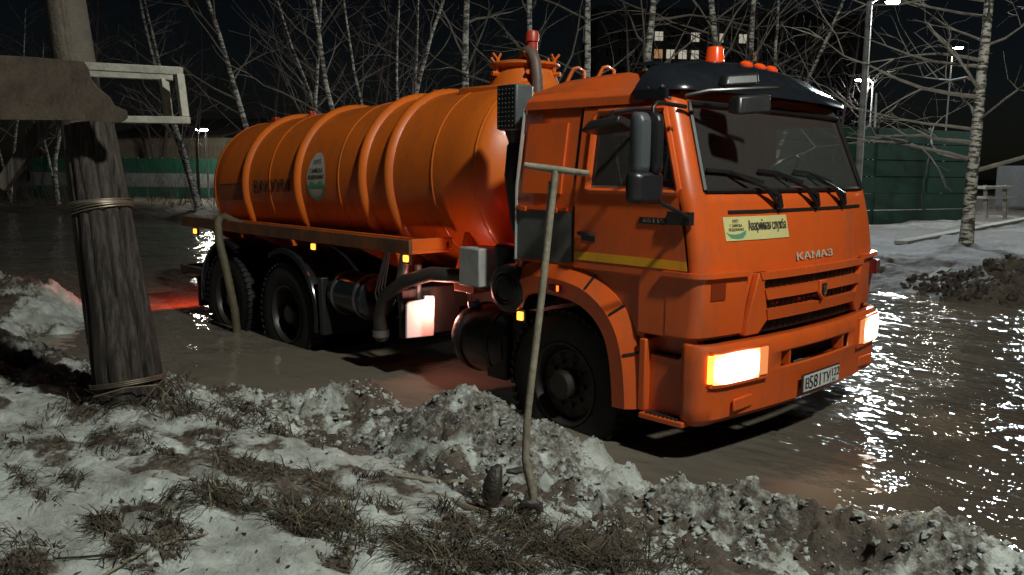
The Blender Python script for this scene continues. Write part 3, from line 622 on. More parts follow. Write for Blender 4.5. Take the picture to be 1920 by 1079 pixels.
# plate
PX = fb(0)+.012
q = MB(); q.box(PX, PX+.012, -.275, .275, .553, .683); plf = q.build('number_plate', m_black, truck, bevel=.004)
q = MB(); q.box(PX+.012, PX+.016, -.26, .26, .563, .673); q.build('plate_face', m_plate, plf)
q = MB(); pf = lambda cy, cz: (lambda u, v: (PX+.0175, cy+u, cz+v))
for t_, cy, sz, sx_ in (('В', -.218, .10, 1.0), ('581', -.098, .13, .98), ('ТУ', .058, .10, .95), ('122', .194, .085, 1.0)):
    text(q, t_, sz, pf(cy, .612 if t_ != '122' else .632), sx_, bold=.006)
text(q, 'RUS', .03, pf(.18, .58), .9, bold=.002); q.box(PX+.0162, PX+.0172, .125, .129, .566, .67); q.build('plate_lettering', m_ink, plf, smooth=0)
# wheel arch fender, step column
path = [(-.42, 1.12), (-.36, 1.24), (-.24, 1.33), (-.05, 1.365), (.2, 1.35), (.38, 1.31), (.53, 1.23), (.65, 1.12), (.73, .99), (.775, .84), (.80, .68), (.815, .5)]
for _ in range(2):
    np_ = [path[0]]
    for a, b_ in zip(path, path[1:]): np_ += [(a[0]*.75+b_[0]*.25, a[1]*.75+b_[1]*.25), (a[0]*.25+b_[0]*.75, a[1]*.25+b_[1]*.75)]
    path = np_+[path[-1]]
pn = []
for i in range(len(path)):
    a, b_ = path[max(i-1, 0)], path[min(i+1, len(path)-1)]; dx, dz = b_[0]-a[0], b_[1]-a[1]; L = math.hypot(dx, dz); pn.append((-dz/L, dx/L))
for s in (-1, 1):
    q = MB(); sec = [(0.0, 1.0), (.03, 1.18), (.025, 1.215), (-.065, 1.275), (-.075, 1.283), (-.19, 1.27), (-.20, 1.25), (-.09, 1.23), (-.04, 1.0)]
    q.grid([[(path[i][0]+pn[i][0]*o, s*y, path[i][1]+pn[i][1]*o) for o, y in sec] for i in range(len(path))], closed=True)
    fen = q.build('fender', m_cab, truck, smooth=40)
    for i in (int(len(path)*.46), int(len(path)*.62), int(len(path)*.79)): q = MB(); q.tube([(path[i][0]+pn[i][0]*(o+.003), s*(y+.002), path[i][1]+pn[i][1]*(o+.003)) for o, y in sec[1:4]], .009, 5); q.build('fender_strap', m_seal, fen)
    q = MB(); q.box(.06, .20, s*1.27, s*1.30, 1.195, 1.245); mk = q.build('marker_lamp_housing', m_lens, fen, bevel=.006)
    q = MB(); q.box(.14, .16, s*1.30, s*1.304, 1.20, 1.24); q.build('marker_lamp', m_amber2, mk)
    q = MB(); q.prism([(.1, 1.372), (.82, 1.372), (.82, .97), (.74, .97), (.66, 1.11), (.54, 1.22), (.39, 1.30), (.2, 1.335), (.1, 1.34)], lambda u, v, o: (u, s*o, v), 1.19, 1.205); q.build('arch_panel', m_cab, truck)
    # steps
    q = MB(); q.box(.84, 1.17, s*1.06, s*1.195, .49, .85); q.box(.84, 1.17, s*1.06, s*1.12, .85, 1.02); q.box(.81, .865, s*1.1, s*1.245, .5, .97)
    stp = q.build('step_panel', m_cab, truck, bevel=.01)
    for z in (.495, .87):
        q = MB(); q.box(.84 if z < .6 else .87, 1.17, s*1.1, s*(1.27 if z < .6 else 1.2), z-.035, z+.0); q.build('step_edge', m_cab, stp, bevel=.006)
        q = MB()
        for k in range(8): q.box(.885+k*.032, .9+k*.032, s*(1.19 if z < .6 else 1.12), s*(1.26 if z < .6 else 1.195), z, z+.012)
        q.build('step_tread', m_dark, stp, kind='stuff')
# wheels
def tyre_mb(w, Rr, rr):
    q = MB(); pr = [(-w*.42, rr), (-w*.5, rr+.04), (-w*.52, (rr+Rr)/2), (-w*.49, Rr-.045), (-w*.42, Rr-.01), (-w*.2, Rr), (-.012, Rr), (-.010, Rr-.014), (.010, Rr-.014), (.012, Rr), (w*.2, Rr), (w*.42, Rr-.01), (w*.49, Rr-.045), (w*.52, (rr+Rr)/2), (w*.5, rr+.04), (w*.42, rr)]
    q.lathe((0, 0, 0), (0, 1, 0), pr, 48)
    for k in range(48):                                      # tread blocks
        a = 2*math.pi*k/48
        for sy in (-1, 1):
            c = Vector((math.cos(a), 0, math.sin(a))); t = Vector((-math.sin(a), 0, math.cos(a)))
            p0 = c*(Rr-.012)+Vector((0, sy*w*.33, 0)); V = []
            for rr_ in (0, .02):
                for uu, vv in ((-.022, -.06), (.022, -.045), (.022, .045), (-.022, .06)): V.append(p0+c*rr_+t*uu+Vector((0, sy*vv, 0)))
            q.hexa(V)
    return q
def rim_mb(face, hubout):
    q = MB(); q.lathe((0, 0, 0), (0, -1, 0), [(-.12, .285), (.11, .285), (.13, .30), (.145, .302), (.145, .288), (.12, .27), (face, .255), (face+.012, .24), (face+.018, .17)], 40)
    n = 10
    for k in range(n):                                       # disc between the hand holes
        a0 = 2*math.pi*(k+.22)/n; a1 = 2*math.pi*(k+.78)/n
        q.add([Vector((math.cos(a)*r_, -(face+.018), math.sin(a)*r_)) for r_, a in ((.17, a0), (.24, a0), (.24, a1), (.17, a1))], [(0, 1, 2, 3)])
    q.lathe((0, 0, 0), (0, -1, 0), [(face+.016, .24), (face+.016, .225)], 40); q.lathe((0, 0, 0), (0, -1, 0), [(face+.019, .185), (face+.022, .14), (face+.02, .11), (hubout, .105), (hubout+.02, .085), (hubout+.022, 0)], 32)
    for k in range(10):
        a = 2*math.pi*k/10; q.lathe((math.cos(a)*.158, 0, math.sin(a)*.158), (0, -1, 0), [(face+.015, .017), (face+.05, .016), (face+.05, 0)], 6)
    return q
def put_wheel(x, y, s, w, face, hub, steer=0):
    root_t = tyre_mb(w, .525, .295).build('wheel', m_rubber, truck, loc=(x, y, .525), local=True, smooth=40, fix=False); r_ = rim_mb(face, hub).build('rim', m_rim, root_t, loc=(x, y, .525), local=True, smooth=40, fix=True)
    r_.location = (0, 0, 0)
    if s > 0: root_t.rotation_euler.z = math.pi
    root_t.rotation_euler.z += steer
    bk = MB(); bk.lathe((0, 0, 0), (0, -1, 0), [(-.02, .28), (-.02, 0)], 24); b2 = bk.build('brake_drum', m_dark, root_t, loc=(x, y, .525), local=True); b2.location = (0, 0, 0)
    return root_t
for s in (-1, 1):
    put_wheel(.13, s*1.06, s, .31, .06, .16, R(-2))
    for x in (-3.72, -5.04):
        put_wheel(x, s*1.07, s, .30, -.04, .10)
        t_ = tyre_mb(.30, .525, .295).build('wheel', m_rubber, truck, loc=(x, s*.73, .525), local=True, smooth=40, fix=False)
# chassis
for s in (-1, 1):
    q = MB(); q.box(-6.2, 1.1, s*.38, s*.45, .82, 1.08); q.box(-6.2, 1.1, s*.3, s*.38, 1.06, 1.08); q.build('chassis_rail', m_dark, truck, bevel=.005)
for x in (.13, -3.72, -5.04):
    q = MB(); q.tube([(x, -1.0, .525), (x, -.4, .5), (x, .4, .5), (x, 1.0, .525)], [.07, .08, .08, .07], 10); q.lathe((x, 0, .52), (1, 0, 0), [(-.22, .1), (-.1, .2), (.1, .2), (.22, .1)], 16); q.build('axle', m_dark, truck)
q = MB(); q.box(-.1, 1.0, -.38, .38, .65, 1.35); q.box(-.7, -.1, -.3, .3, .7, 1.2); q.build('engine_block', m_dark, truck, bevel=.03)
q = MB(); q.tube([(-.7, .0, .8), (-3.5, 0, .65)], .06, 10); q.build('drive_shaft', m_dark, truck)
# rear wheel mudguards (glossy black plastic)
for s in (-1, 1):
    for x, a0, a1 in ((-3.72, -12, 118), (-5.04, 62, 190)):
        q = MB(); A = np.linspace(R(a0), R(a1), 18)
        def gp_(a, r_, y): return (x+math.cos(a)*r_, s*y, .56+math.sin(a)*r_)
        q.grid([[gp_(a, .66, .60), gp_(a, .67, .9), gp_(a, .66, 1.2), gp_(a, .645, 1.24), gp_(a, .60, 1.245), gp_(a, .59, 1.23), gp_(a, .63, .9), gp_(a, .63, .6)] for a in A], closed=True)
        q.build('mudguard', m_visor, truck, smooth=45)
    q = MB(); q.hexa([(-3.02, s*.72, .42), (-2.96, s*.72, .42), (-2.96, s*1.24, .42), (-3.02, s*1.24, .42), (-3.06, s*.72, .98), (-2.98, s*.72, .98), (-2.98, s*1.24, .98), (-3.06, s*1.24, .98)]); q.build('mudflap', m_black, truck, bevel=.01)
    q = MB(); q.lathe((-2.95, s*1.0, .83), (1, 0, 0), [(0, 0), (0, .18), (.02, .21), (.55, .21), (.57, .18), (.57, 0)], 24); ft = q.build('air_reservoir', m_visor, truck, smooth=40)
    for x in (-2.85, -2.48): q = MB(); q.lathe((x, s*1.0, .83), (1, 0, 0), [(-.015, .213), (-.015, .22), (.015, .22), (.015, .213)], 24); q.build('reservoir_band', m_steel, ft)
# rear beam, rear lamps
q = MB(); q.box(-6.36, -6.28, -1.2, 1.2, .70, .82); q.build('rear_underrun_beam', m_dark, truck, bevel=.01)
for s in (-1, 1):
    q = MB(); q.box(-6.28, -5.4, s*1.10, s*1.2, .73, .81); q.build('rear_side_beam', m_dark, truck, bevel=.006)
    q = MB(); q.hexa([(-5.82, s*.7, .36), (-5.78, s*.7, .36), (-5.78, s*1.22, .36), (-5.82, s*1.22, .36), (-5.86, s*.7, .72), (-5.8, s*.7, .72), (-5.8, s*1.22, .72), (-5.86, s*1.22, .72)]); q.build('mudflap', m_black, truck, bevel=.01)
    q = MB(); q.box(-6.375, -6.362, s*.65, s*1.1, .71, .81); q.build('tail_lamp', m_tail, truck, bevel=.004)
    ld = bpy.data.lights.new('tail_light', 'SPOT'); ld.energy = 110 if s < 0 else 40; ld.color = (1, .09, .03); ld.spot_size = R(150); ld.spot_blend = .4; ld.shadow_soft_size = .08
    lo = bpy.data.objects.new('tail_light', ld); link(lo, truck, (-6.43, s*.9, .76)); lo.rotation_euler = Vector((-1, -.15, -.02)).to_track_quat('-Z', 'Y').to_euler()
# tank
TS = .045
tdir = Vector((math.cos(TS), 0, math.sin(TS))); tup = Vector((-math.sin(TS), 0, math.cos(TS)))
TC = Vector((-1.3, 0, 1.975)); TRd = .835
def tk(x, a, r): return TC+tdir*(x+1.3)+Vector((0, math.sin(a), 0))*r+tup*(math.cos(a)*r)     # a = 0 at the top, -pi/2 on the camera's side
def tlathe(mb, prof, n=72): mb.grid([[tk(x, 2*math.pi*j/n, r_) for j in range(n)] for x, r_ in prof], closed=True)
q = MB(); XF, XR = -1.22, -6.12
prof = [(XR-.30, .02), (XR-.29, .25), (XR-.245, .47), (XR-.17, .65), (XR-.09, .77), (XR-.03, .82), (XR, TRd)]+[(x, TRd) for x in np.linspace(XR, XF, 20)[1:-1]]+[(XF, TRd), (XF+.03, .82), (XF+.09, .77), (XF+.17, .65), (XF+.245, .47), (XF+.29, .25), (XF+.30, .02)]
tlathe(q, prof); tank = q.build('tank', m_tank, truck, smooth=30, fix=True)
for x in (-5.26, -4.08, -2.86, -2.43):
    q = MB(); tlathe(q, [(x-.065, TRd-.005), (x-.045, TRd+.03), (x-.02, TRd+.048), (x+.02, TRd+.048), (x+.045, TRd+.03), (x+.065, TRd-.005)]); q.build('stiffening_band', m_tank, tank, smooth=50)
for x in (-6.08, -4.7, -3.29, -1.80, -1.24):
    q = MB(); tlathe(q, [(x-.014, TRd-.002), (x-.007, TRd+.007), (x+.007, TRd+.007), (x+.014, TRd-.002)]); q.build('weld_seam', m_tank, tank, smooth=60)
ts = lambda x0, a0, r: (lambda u, v: tk(x0+u, a0+v/TRd, r))      # u forward, v up the flank
SA = -math.pi/2
q = MB(); ov = [(math.cos(a)*.18*(1-.12*math.sin(a)), math.sin(a)*.25) for a in np.linspace(0, 2*math.pi, 40)[:-1]]
EA = SA+.09; c0 = ts(-3.71, EA, TRd+.003)
q.grid([[c0(u*k, v*k) for u, v in ov] for k in (1, .85, .7, .55, .4, .25, .1, .01)], closed=True); emb = q.build('tank_emblem', m_oval, tank, smooth=60)
q = MB(); up = [(u, v) for u, v in ov if v < -.09]; up.sort(); lowc = [(-.2, -.13), (-.1, -.06), (0, -.09), (.1, -.05), (.2, -.11)]
q.add([ts(-3.71, EA, TRd+.0055)(u*1.0, v) for u, v in [(u, v) for u, v in sorted(up)]+[(.168, -.10), (.09, -.05), (0, -.09), (-.09, -.055), (-.168, -.10)]], [tuple(range(len(up)+5))]); q.build('emblem_wave', m_green, emb, smooth=0)
q = MB()
for t_, zz, sz in (('МУП', .14, .07), ('Г.БИЙСКА', .05, .062), ('ВОДОКАНАЛ', -.015, .058)): text(q, t_, sz, ts(-3.71, EA+zz/TRd, TRd+.0055), .95 if t_ == 'МУП' else .8, bold=.004)
q.build('emblem_lettering', m_ink, emb, smooth=0)
q = MB(); text(q, 'ВАКУУМ', .19, ts(-4.66, SA-.02, TRd+.011), 1.05, bold=.012); q.build('tank_lettering', m_ink, tank, smooth=0)
q = MB(); c0 = ts(-5.68, SA-.06, TRd+.002); pl = [(-.29, -.1), (.29, -.1), (.29, .1), (-.29, .1)]
q.grid([[c0(u, v) for u in np.linspace(-.29, .29, 5)] for v in (-.1, 0, .1)]); q.tube([c0(u, .1) for u in np.linspace(-.29, .29, 5)], .006, 4); q.build('data_plate', mat('dull_orange_plate', (.3, .09, .03), .5, var=.3), tank, smooth=60)
for x, sx_ in ((-6.0, .11), (-5.1, .045), (-2.72, .045)):
    q = MB(); p = tk(x, -.02, TRd+.06); q.box(p.x-sx_/2, p.x+sx_/2, -.04, .03, p.z-.07, p.z+.01); q.build('lifting_lug', m_red, tank, bevel=.006)
# manhole on top
c = tk(-1.46, 0, TRd); q = MB()
q.lathe((c.x, 0, c.z-.1), (0, 0, 1), [(0, .36), (.10, .31), (.21, .265), (.23, .30), (.24, .32), (.255, .32), (.265, .30), (.285, .2), (.29, 0)], 36); mh = q.build('manhole', m_tank, tank, smooth=35)
q = MB(); q.box(c.x-.5, c.x+.22, -.36, .36, c.z-.12, c.z-.04); q.build('manhole_collar', m_tank, tank, bevel=.02)
for k in range(6):
    a = 2*math.pi*k/6+.35; d_ = Vector((math.cos(a), math.sin(a), 0)); p = Vector((c.x, 0, c.z+.15))+d_*.29
    q = MB(); q.tube([p-Vector((0, 0, .07)), p+Vector((0, 0, .03))], .016, 6); q.tube([p+Vector((0, 0, .03)), p+d_*.01+Vector((.015, .035, .085))], .011, 5); q.tube([p+Vector((0, 0, .03)), p+d_*.01+Vector((-.015, -.035, .085))], .011, 5)
    q.tube([p-Vector((0, 0, .09))-d_*.03, p-Vector((0, 0, .09))+d_*.06], .022, 6); q.build('clamp_bolt', m_tank, mh)
q = MB(); bpos = Vector((c.x+.12, -.03, c.z+.27)); q.lathe(bpos, (0, 0, 1), [(0, .05), (.07, .05), (.075, .062), (.14, .06), (.165, .05), (.175, 0)], 16); q.tube([bpos-Vector((0, 0, .25)), bpos], .035, 8); q.build('safety_valve', m_red, tank)
for p0 in (Vector((-1.22, .42, 0)), Vector((-.92, .42, 0))):
    b0 = at(1075 if p0.x < -1 else 1130, 160, 7.9 if p0.x < -1 else 7.8)
    q = MB(); zb = 2.66; x0, y0 = b0.x, b0.y
    q.tube([(x0-.09, y0-.12, zb), (x0-.03, y0-.02, zb+.24), (x0, y0, zb+.31), (x0+.03, y0+.03, zb+.32), (x0+.07, y0+.07, zb+.29), (x0+.08, y0+.08, zb)], .018, 8); q.build('ladder_handrail', m_tank, tank)
q = MB(); q.box(x0-.5, x0+.12, y0-.2, y0+.3, 2.62, 2.66); q.build('ladder_platform', m_tank, tank, bevel=.006)
# suction pipe from the manhole down behind the cab
q = MB(); h0 = bpos+Vector((0, 0, .04))
hwd = (bpos-CAM).dot(cf)-.12; dn_ = [at(977, 128, hwd+.1), at(979, 110, hwd+.05), at(984, 99, hwd), at(991, 96, hwd-.05), at(998, 101, hwd-.08), at(1004, 117, hwd-.1), at(1007, 145, hwd-.1), at(1008, 175, hwd-.1)]; q.tube(dn_+[dn_[-1]+Vector((0, 0, -.8)), dn_[-1]+Vector((-.1, -.08, -1.4))], .05, 12); q.build('vacuum_hose', mat('brown_grey_hose', (.13, .085, .07), .55, var=.3), truck)
# saddles and tray
q = MB()
for x in (-5.7, -4.4, -2.5, -1.5):
    pts = [(-.8, 1.12), (.8, 1.12)]+[(math.sin(a)*.84, tk(x, 0, 0).z-math.cos(a)*.84) for a in np.linspace(.95, -.95, 13)]
    q = MB(); q.prism(pts, lambda u, v, o: (x+o, u, v), -.03, .03); q.build('tank_saddle', m_frame, truck)
for s in (-1, 1):
    q = MB(); q.box(-6.2, -1.6, s*.80, s*1.20, 1.31, 1.335); q.box(-1.635, -1.60, s*.76, s*1.20, 1.335, 1.435); q.box(-6.2, -1.6, s*.8, s*.83, 1.335, 1.40)
    tr = q.build('hose_tray', m_frame, truck, bevel=.005)
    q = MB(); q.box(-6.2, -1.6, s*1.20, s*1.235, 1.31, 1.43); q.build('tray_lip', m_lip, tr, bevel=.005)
    for x in (-5.6, -4.4, -2.45):
        q = MB(); q.prism([(-.45, 1.31), (-1.18, 1.31), (-.45, .95)], lambda u, v, o: (x+o, -s*u, v), -.02, .02); q.build('tray_bracket', m_frame, tr)
    for x, z in ((-5.82, 1.265), (-3.14, 1.27), (-1.66, 1.275)):
        q = MB(); q.box(x-.045, x+.045, s*1.19, s*1.215, z-.05, z+.04); a_ = q.build('marker_lamp_base', m_seal, tr, bevel=.005)
        q = MB(); q.box(x-.028, x+.028, s*1.215, s*1.235, z-.03, z+.024); q.build('marker_lamp', m_amber, a_, bevel=.005)
# pump bay between cab and tank
WPX = -1.20
q = MB(); pl = [(-1.26, .60), (-.965, .585), (-.955, .9), (-.96, .935), (-1.06, .945), (-1.065, .915), (-1.20, .915), (-1.235, .905), (-1.255, .88)]
q.prism(pl, lambda u, v, o: (-1.62+o, u, v), -.012, .012)
wp = q.build('white_mudflap', m_white, truck, bevel=.006)
q = MB(); q.box(-1.30, -1.24, -.86, -.78, .98, 1.05); wkl = q.build('work_lamp', m_black, truck, bevel=.006); q = MB(); q.box(-1.305, -1.30, -.855, -.785, .985, 1.045); q.build('work_lamp_lens', m_work, wkl)
ld = bpy.data.lights.new('work_light', 'POINT'); ld.energy = 9; ld.color = (1, .36, .27); ld.shadow_soft_size = .05
lo = bpy.data.objects.new('work_light', ld); link(lo, truck, (-1.49, -1.02, .86))
q = MB(); q.box(-1.75, -1.70, -1.24, -.5, .58, 1.0); q.build('pump_shield', m_dark, truck, bevel=.01)
q = MB(); q.box(-.98, -.74, -1.22, -.95, 1.12, 1.42); q.build('battery_box', m_alu, truck, bevel=.012)
q = MB(); q.lathe((-.62, -1.06, 1.08), (0, 0, 1), [(0, 0), (0, .085), (.36, .085), (.38, .06), (.38, 0)], 16); q.build('filter_canister', m_dark, truck, smooth=40)
q = MB(); q.lathe((-.38, -1.30, 1.16), (0, 1, 0), [(0, 0), (0, .06), (.012, .15), (.03, .175), (.06, .18), (.4, .18), (.42, .16), (.42, 0)], 28)
for r_ in (.09, .12): q.lathe((-.38, -1.30, 1.16), (0, 1, 0), [(.004, r_-.008), (-.006, r_), (.004, r_+.008)], 28)
q.build('air_filter', m_black, truck, smooth=35)
q = MB(); q.lathe((-1.16, -.93, .67), (1, 0, 0), [(0, 0), (0, .16), (.03, .24), (.1, .275), (.55, .275), (.62, .25), (.65, 0)], 28); ftk = q.build('fuel_tank', m_black, truck, smooth=40)
for x in (-1.0, -.68): q = MB(); q.lathe((x, -.93, .67), (1, 0, 0), [(-.02, .277), (-.02, .286), (.02, .286), (.02, .277)], 28); q.build('fuel_tank_band', m_dark, ftk)
q = MB(); q.lathe((-1.02, -1.02, .92), (0, -.2, 1), [(0, .05), (.05, .05), (.055, .045), (.055, 0)], 12); q.build('fuel_cap', mat('blue_cap', (.03, .08, .25), .4), ftk)
q = MB(); q.box(-.30, -.22, -1.24, -1.20, .92, 1.02); a_ = q.build('marker_lamp_base', m_seal, truck, bevel=.005); q = MB(); q.box(-.285, -.235, -1.26, -1.24, .94, 1.0); q.build('marker_lamp', m_amber, a_, bevel=.004)
q = MB(); q.box(-.72, -.5, -1.16, -.98, .42, .78); q.box(-.5, -.36, -1.1, -.9, .4, .95); q.build('equipment_box', m_dark, truck, bevel=.02)
q = MB(); q.lathe((-1.9, -.35, .9), (0, -1, 0), [(0, 0), (0, .2), (.3, .2), (.34, .1), (.34, 0)], 20); q.box(-2.1, -1.7, -.6, -.1, .6, .8); q.build('vacuum_pump', m_grey, truck, bevel=.006)
q = MB(); q.tube([(-1.85, -1.1, .72), (-1.83, -1.14, 1.08), (-1.82, -1.1, 1.3)], .05, 12); q.tube([(-1.72, -1.05, .9), (-1.72, -1.05, 1.2)], .03, 8); q.build('valve_pipe', m_steel, truck)
q = MB()
for k in range(4): q.tube([(-2.05-.05*k, -1.1+.02*k, 1.3), (-2.08-.05*k, -1.14, 1.0-.03*k), (-2.12-.04*k, -1.1, .75)], .008, 5)
q.build('air_line', m_steel, truck, kind='stuff')
q = MB(); q.tube([(-2.05, -1.2, .52), (-2.03, -1.24, .72), (-1.92, -1.26, .92), (-1.65, -1.25, 1.08), (-1.35, -1.2, 1.17), (-1.1, -1.1, 1.17), (-.85, -.95, 1.1)], .06, 14); dh = q.build('delivery_hose', m_hose2, truck, smooth=60)
q = MB(); q.lathe((-2.045, -1.215, .58), (.05, -.05, 1), [(-.03, .066), (-.03, .075), (.03, .075), (.03, .066)], 16); q.build('hose_clamp', m_steel, dh)
q = MB(); q.box(-1.30, -1.05, -1.0, -.6, 1.02, 1.2); q.build('pump_bracket', m_frame, truck, bevel=.006)
q = MB(); q.lathe((-.62, -.9, 1.56), (1, -.3, 0), [(-.02, .045), (.0, .05), (.015, .04), (.015, 0)], 12); q.build('red_side_lamp', m_tail, truck)
ld = bpy.data.lights.new('red_light', 'POINT'); ld.energy = .35; ld.color = (1, .06, .05); ld.shadow_soft_size = .03
lo = bpy.data.objects.new('red_light', ld); link(lo, truck, (-.72, -.86, 1.55))
# air intake box behind the cab
q = MB(); q.box(-.675, -.475, -1.10, -.92, 2.31, 2.645); ib = q.build('air_intake', mat('intake_grey', (.10, .115, .12), .45, var=.3), truck, bevel=.015)
q = MB(); q.box(-.668, -.482, -1.112, -1.102, 2.32, 2.637); q.build('intake_grid', m_seal, ib)
q = MB()
for i in range(5):
    for j in range(9): q.tube([(-.655+i*.036, -1.113, 2.335+j*.033), (-.64+i*.036, -1.118, 2.345+j*.033)], .006, 4)
q.build('intake_louvre', m_dark, ib, kind='stuff')
q = MB(); q.tube([(-.58, -1.01, 2.32), (-.58, -1.01, 2.22), (-.58, -1.01, 2.19), (-.6, -1.02, 1.98)], [.085, .045, .06, .055], 14); q.tube([(-.6, -1.02, 2.0), (-.56, -.98, 1.6), (-.45, -.95, 1.3)], .06, 12); q.build('intake_duct', m_black, truck)
# mirrors (each on its arm)
for s in (-1,):
    arm = MB(); arm.tube([(1.06, s*1.19, 2.40), (1.05, s*1.46, 2.41), (1.05, s*1.5, 2.38), (1.06, s*1.51, 2.1), (1.07, s*1.52, 1.9), (1.08, s*1.50, 1.86), (1.16, s*1.25, 1.745)], .014, 8)
    arm.box(1.0, 1.17, s*1.22, s*1.265, 1.70, 1.78); am = arm.build('mirror_arm', m_black, truck, bevel=.004)
    def mir(cx, cy, cz, w, h, yaw, d=.07):
        q = MB(); n = 20; pts = []
        for k in range(n):
            a = 2*math.pi*k/n; c_, s_ = math.cos(a), math.sin(a); pts.append((math.copysign(abs(c_)**.45, c_)*w/2, math.copysign(abs(s_)**.35, s_)*h/2))
        f = Vector((math.cos(yaw), s*math.sin(yaw), 0)); t = Vector((-f.y, f.x, 0))
        c0_ = Vector((cx, cy, cz)); lay = [(-.005, .97), (0, 1), (d*.5, .97), (d*.85, .8), (d, .55)]
        q.grid([[c0_+f*o+t*(u*k_)+Vector((0, 0, v*(1-(1-k_)*.6))) for u, v in pts] for o, k_ in lay], closed=True); q.add([c0_+f*d+t*(u*.55)+Vector((0, 0, v*.73)) for u, v in pts], [tuple(range(n))])
        g_ = MB(); g_.add([c0_-f*.006+t*(u*.95)+Vector((0, 0, v*.95)) for u, v in pts], [tuple(range(n))]); return q, g_
    for (cx, cy, cz, w, h, nm, mm) in ((1.03, 1.605, 2.17, .115, .36, 'main_mirror', m_mir), (1.08, 1.535, 2.17, .075, .36, 'side_mirror', m_black), (1.05, 1.575, 1.925, .25, .19, 'wide_mirror', m_black)):
        a_, g_ = mir(cx, s*cy, cz, w, h, R(12)); mo = a_.build(nm, mm, truck, smooth=45); g_.build('mirror_glass', m_chrome, mo, smooth=0)
    q = MB(); q.tube([(1.12, s*1.51, 2.13), (1.09, s*1.53, 2.13)], .03, 10); q.tube([(1.12, s*1.56, 1.93), (1.08, s*1.54, 1.93)], .025, 10); q.build('mirror_joint', m_black, truck)
    # kerb mirror over the door
    q = MB(); q.hexa([(.52, s*1.36, 2.235), (.82, s*1.36, 2.255), (.86, s*1.58, 2.295), (.56, s*1.58, 2.25), (.58, s*1.36, 2.30), (.80, s*1.36, 2.325), (.86, s*1.56, 2.345), (.62, s*1.56, 2.32)]); km = q.build('kerb_mirror', m_black, truck, bevel=.018, seg=3)
    q = MB(); q.tube([(.70, s*1.47, 2.32), (.72, s*1.45, 2.37), (.76, s*1.3, 2.395), (.80, s*1.16, 2.40)], .014, 8); q.build('kerb_mirror_arm', m_black, km)
q = MB(); q.tube([(1.02, -1.14, 2.47), (1.12, -1.05, 2.50), (1.30, -.80, 2.52), (1.36, -.66, 2.53)], .013, 8); fa = q.build('front_mirror_arm', m_black, truck)
q = MB(); q.hexa([(1.20, -.98, 2.37), (1.30, -1.0, 2.35), (1.40, -.78, 2.37), (1.30, -.76, 2.39), (1.20, -.95, 2.47), (1.28, -.97, 2.47), (1.38, -.76, 2.49), (1.30, -.74, 2.49)]); q.build('front_mirror', m_black, fa, bevel=.02, seg=3)
q = MB(); q.hexa([(1.12, -.98, 2.525), (1.2, -1.0, 2.525), (1.32, -.80, 2.54), (1.24, -.76, 2.54), (1.12, -.94, 2.60), (1.18, -.96, 2.60), (1.30, -.78, 2.62), (1.22, -.74, 2.62)]); q.build('upper_front_mirror', m_black, fa, bevel=.02, seg=3)
# wipers
for y0 in (-.42, .08, .52):
    q = MB(); p0 = Vector((fx(y0, 1.80)+.03, y0, 1.80)); p1 = Vector((fx(y0-.16, 1.90)+.05, y0-.16, 1.92)); p2 = Vector((fx(y0-.42, 2.03)+.03, y0-.42, 2.02))
    q.lathe(p0-Vector((.03, 0, 0)), (1, 0, .3), [(0, .026), (.04, .022), (.045, 0)], 10); q.tube([p0, p1, p2], [.016, .012, .008], 6); q.tube([p0+Vector((0, 0, .0)), p0+Vector((.01, -.04, .07)), p1], [.02, .018, .01], 6)
    e0 = Vector((fx(y0-.10, 1.96)+.016, y0-.10, 1.955)); e1 = Vector((fx(y0-.62, 2.04)+.016, y0-.62, 2.03)); q.bar(e0, p2-Vector((.012, 0, 0)), .012, .02); q.bar(p2-Vector((.012, 0, 0)), e1, .012, .02); q.build('wiper', m_black, truck)

# ------------------------------------------------------------------ hanging suction hose
q = MB(); hp = [(-4.98, -1.30, 1.47), (-4.95, -1.34, 1.40), (-4.88, -1.36, 1.2), (-4.76, -1.36, .95), (-4.68, -1.35, .7), (-4.63, -1.33, .45), (-4.62, -1.32, .2), (-4.62, -1.30, .08)]
pp = []
for i in range(len(hp)-1):
    for t in np.linspace(0, 1, 9)[:-1]: pp.append(Vector(hp[i]).lerp(Vector(hp[i+1]), t))
pp.append(Vector(hp[-1])); q.tube(pp, [.043+.003*(k % 2) for k in range(len(pp))], 14)
q.tube([(-4.98, -1.30, 1.46), (-5.0, -1.24, 1.475), (-5.03, -1.12, 1.42), (-5.06, -1.0, 1.37)], .042, 14)
tag(q.build('suction_hose', m_hose, None, loc=(-4.62, -1.3, .2), smooth=60), 'muddy brown suction hose hanging from the tray into water by the rear wheels', 'hose')

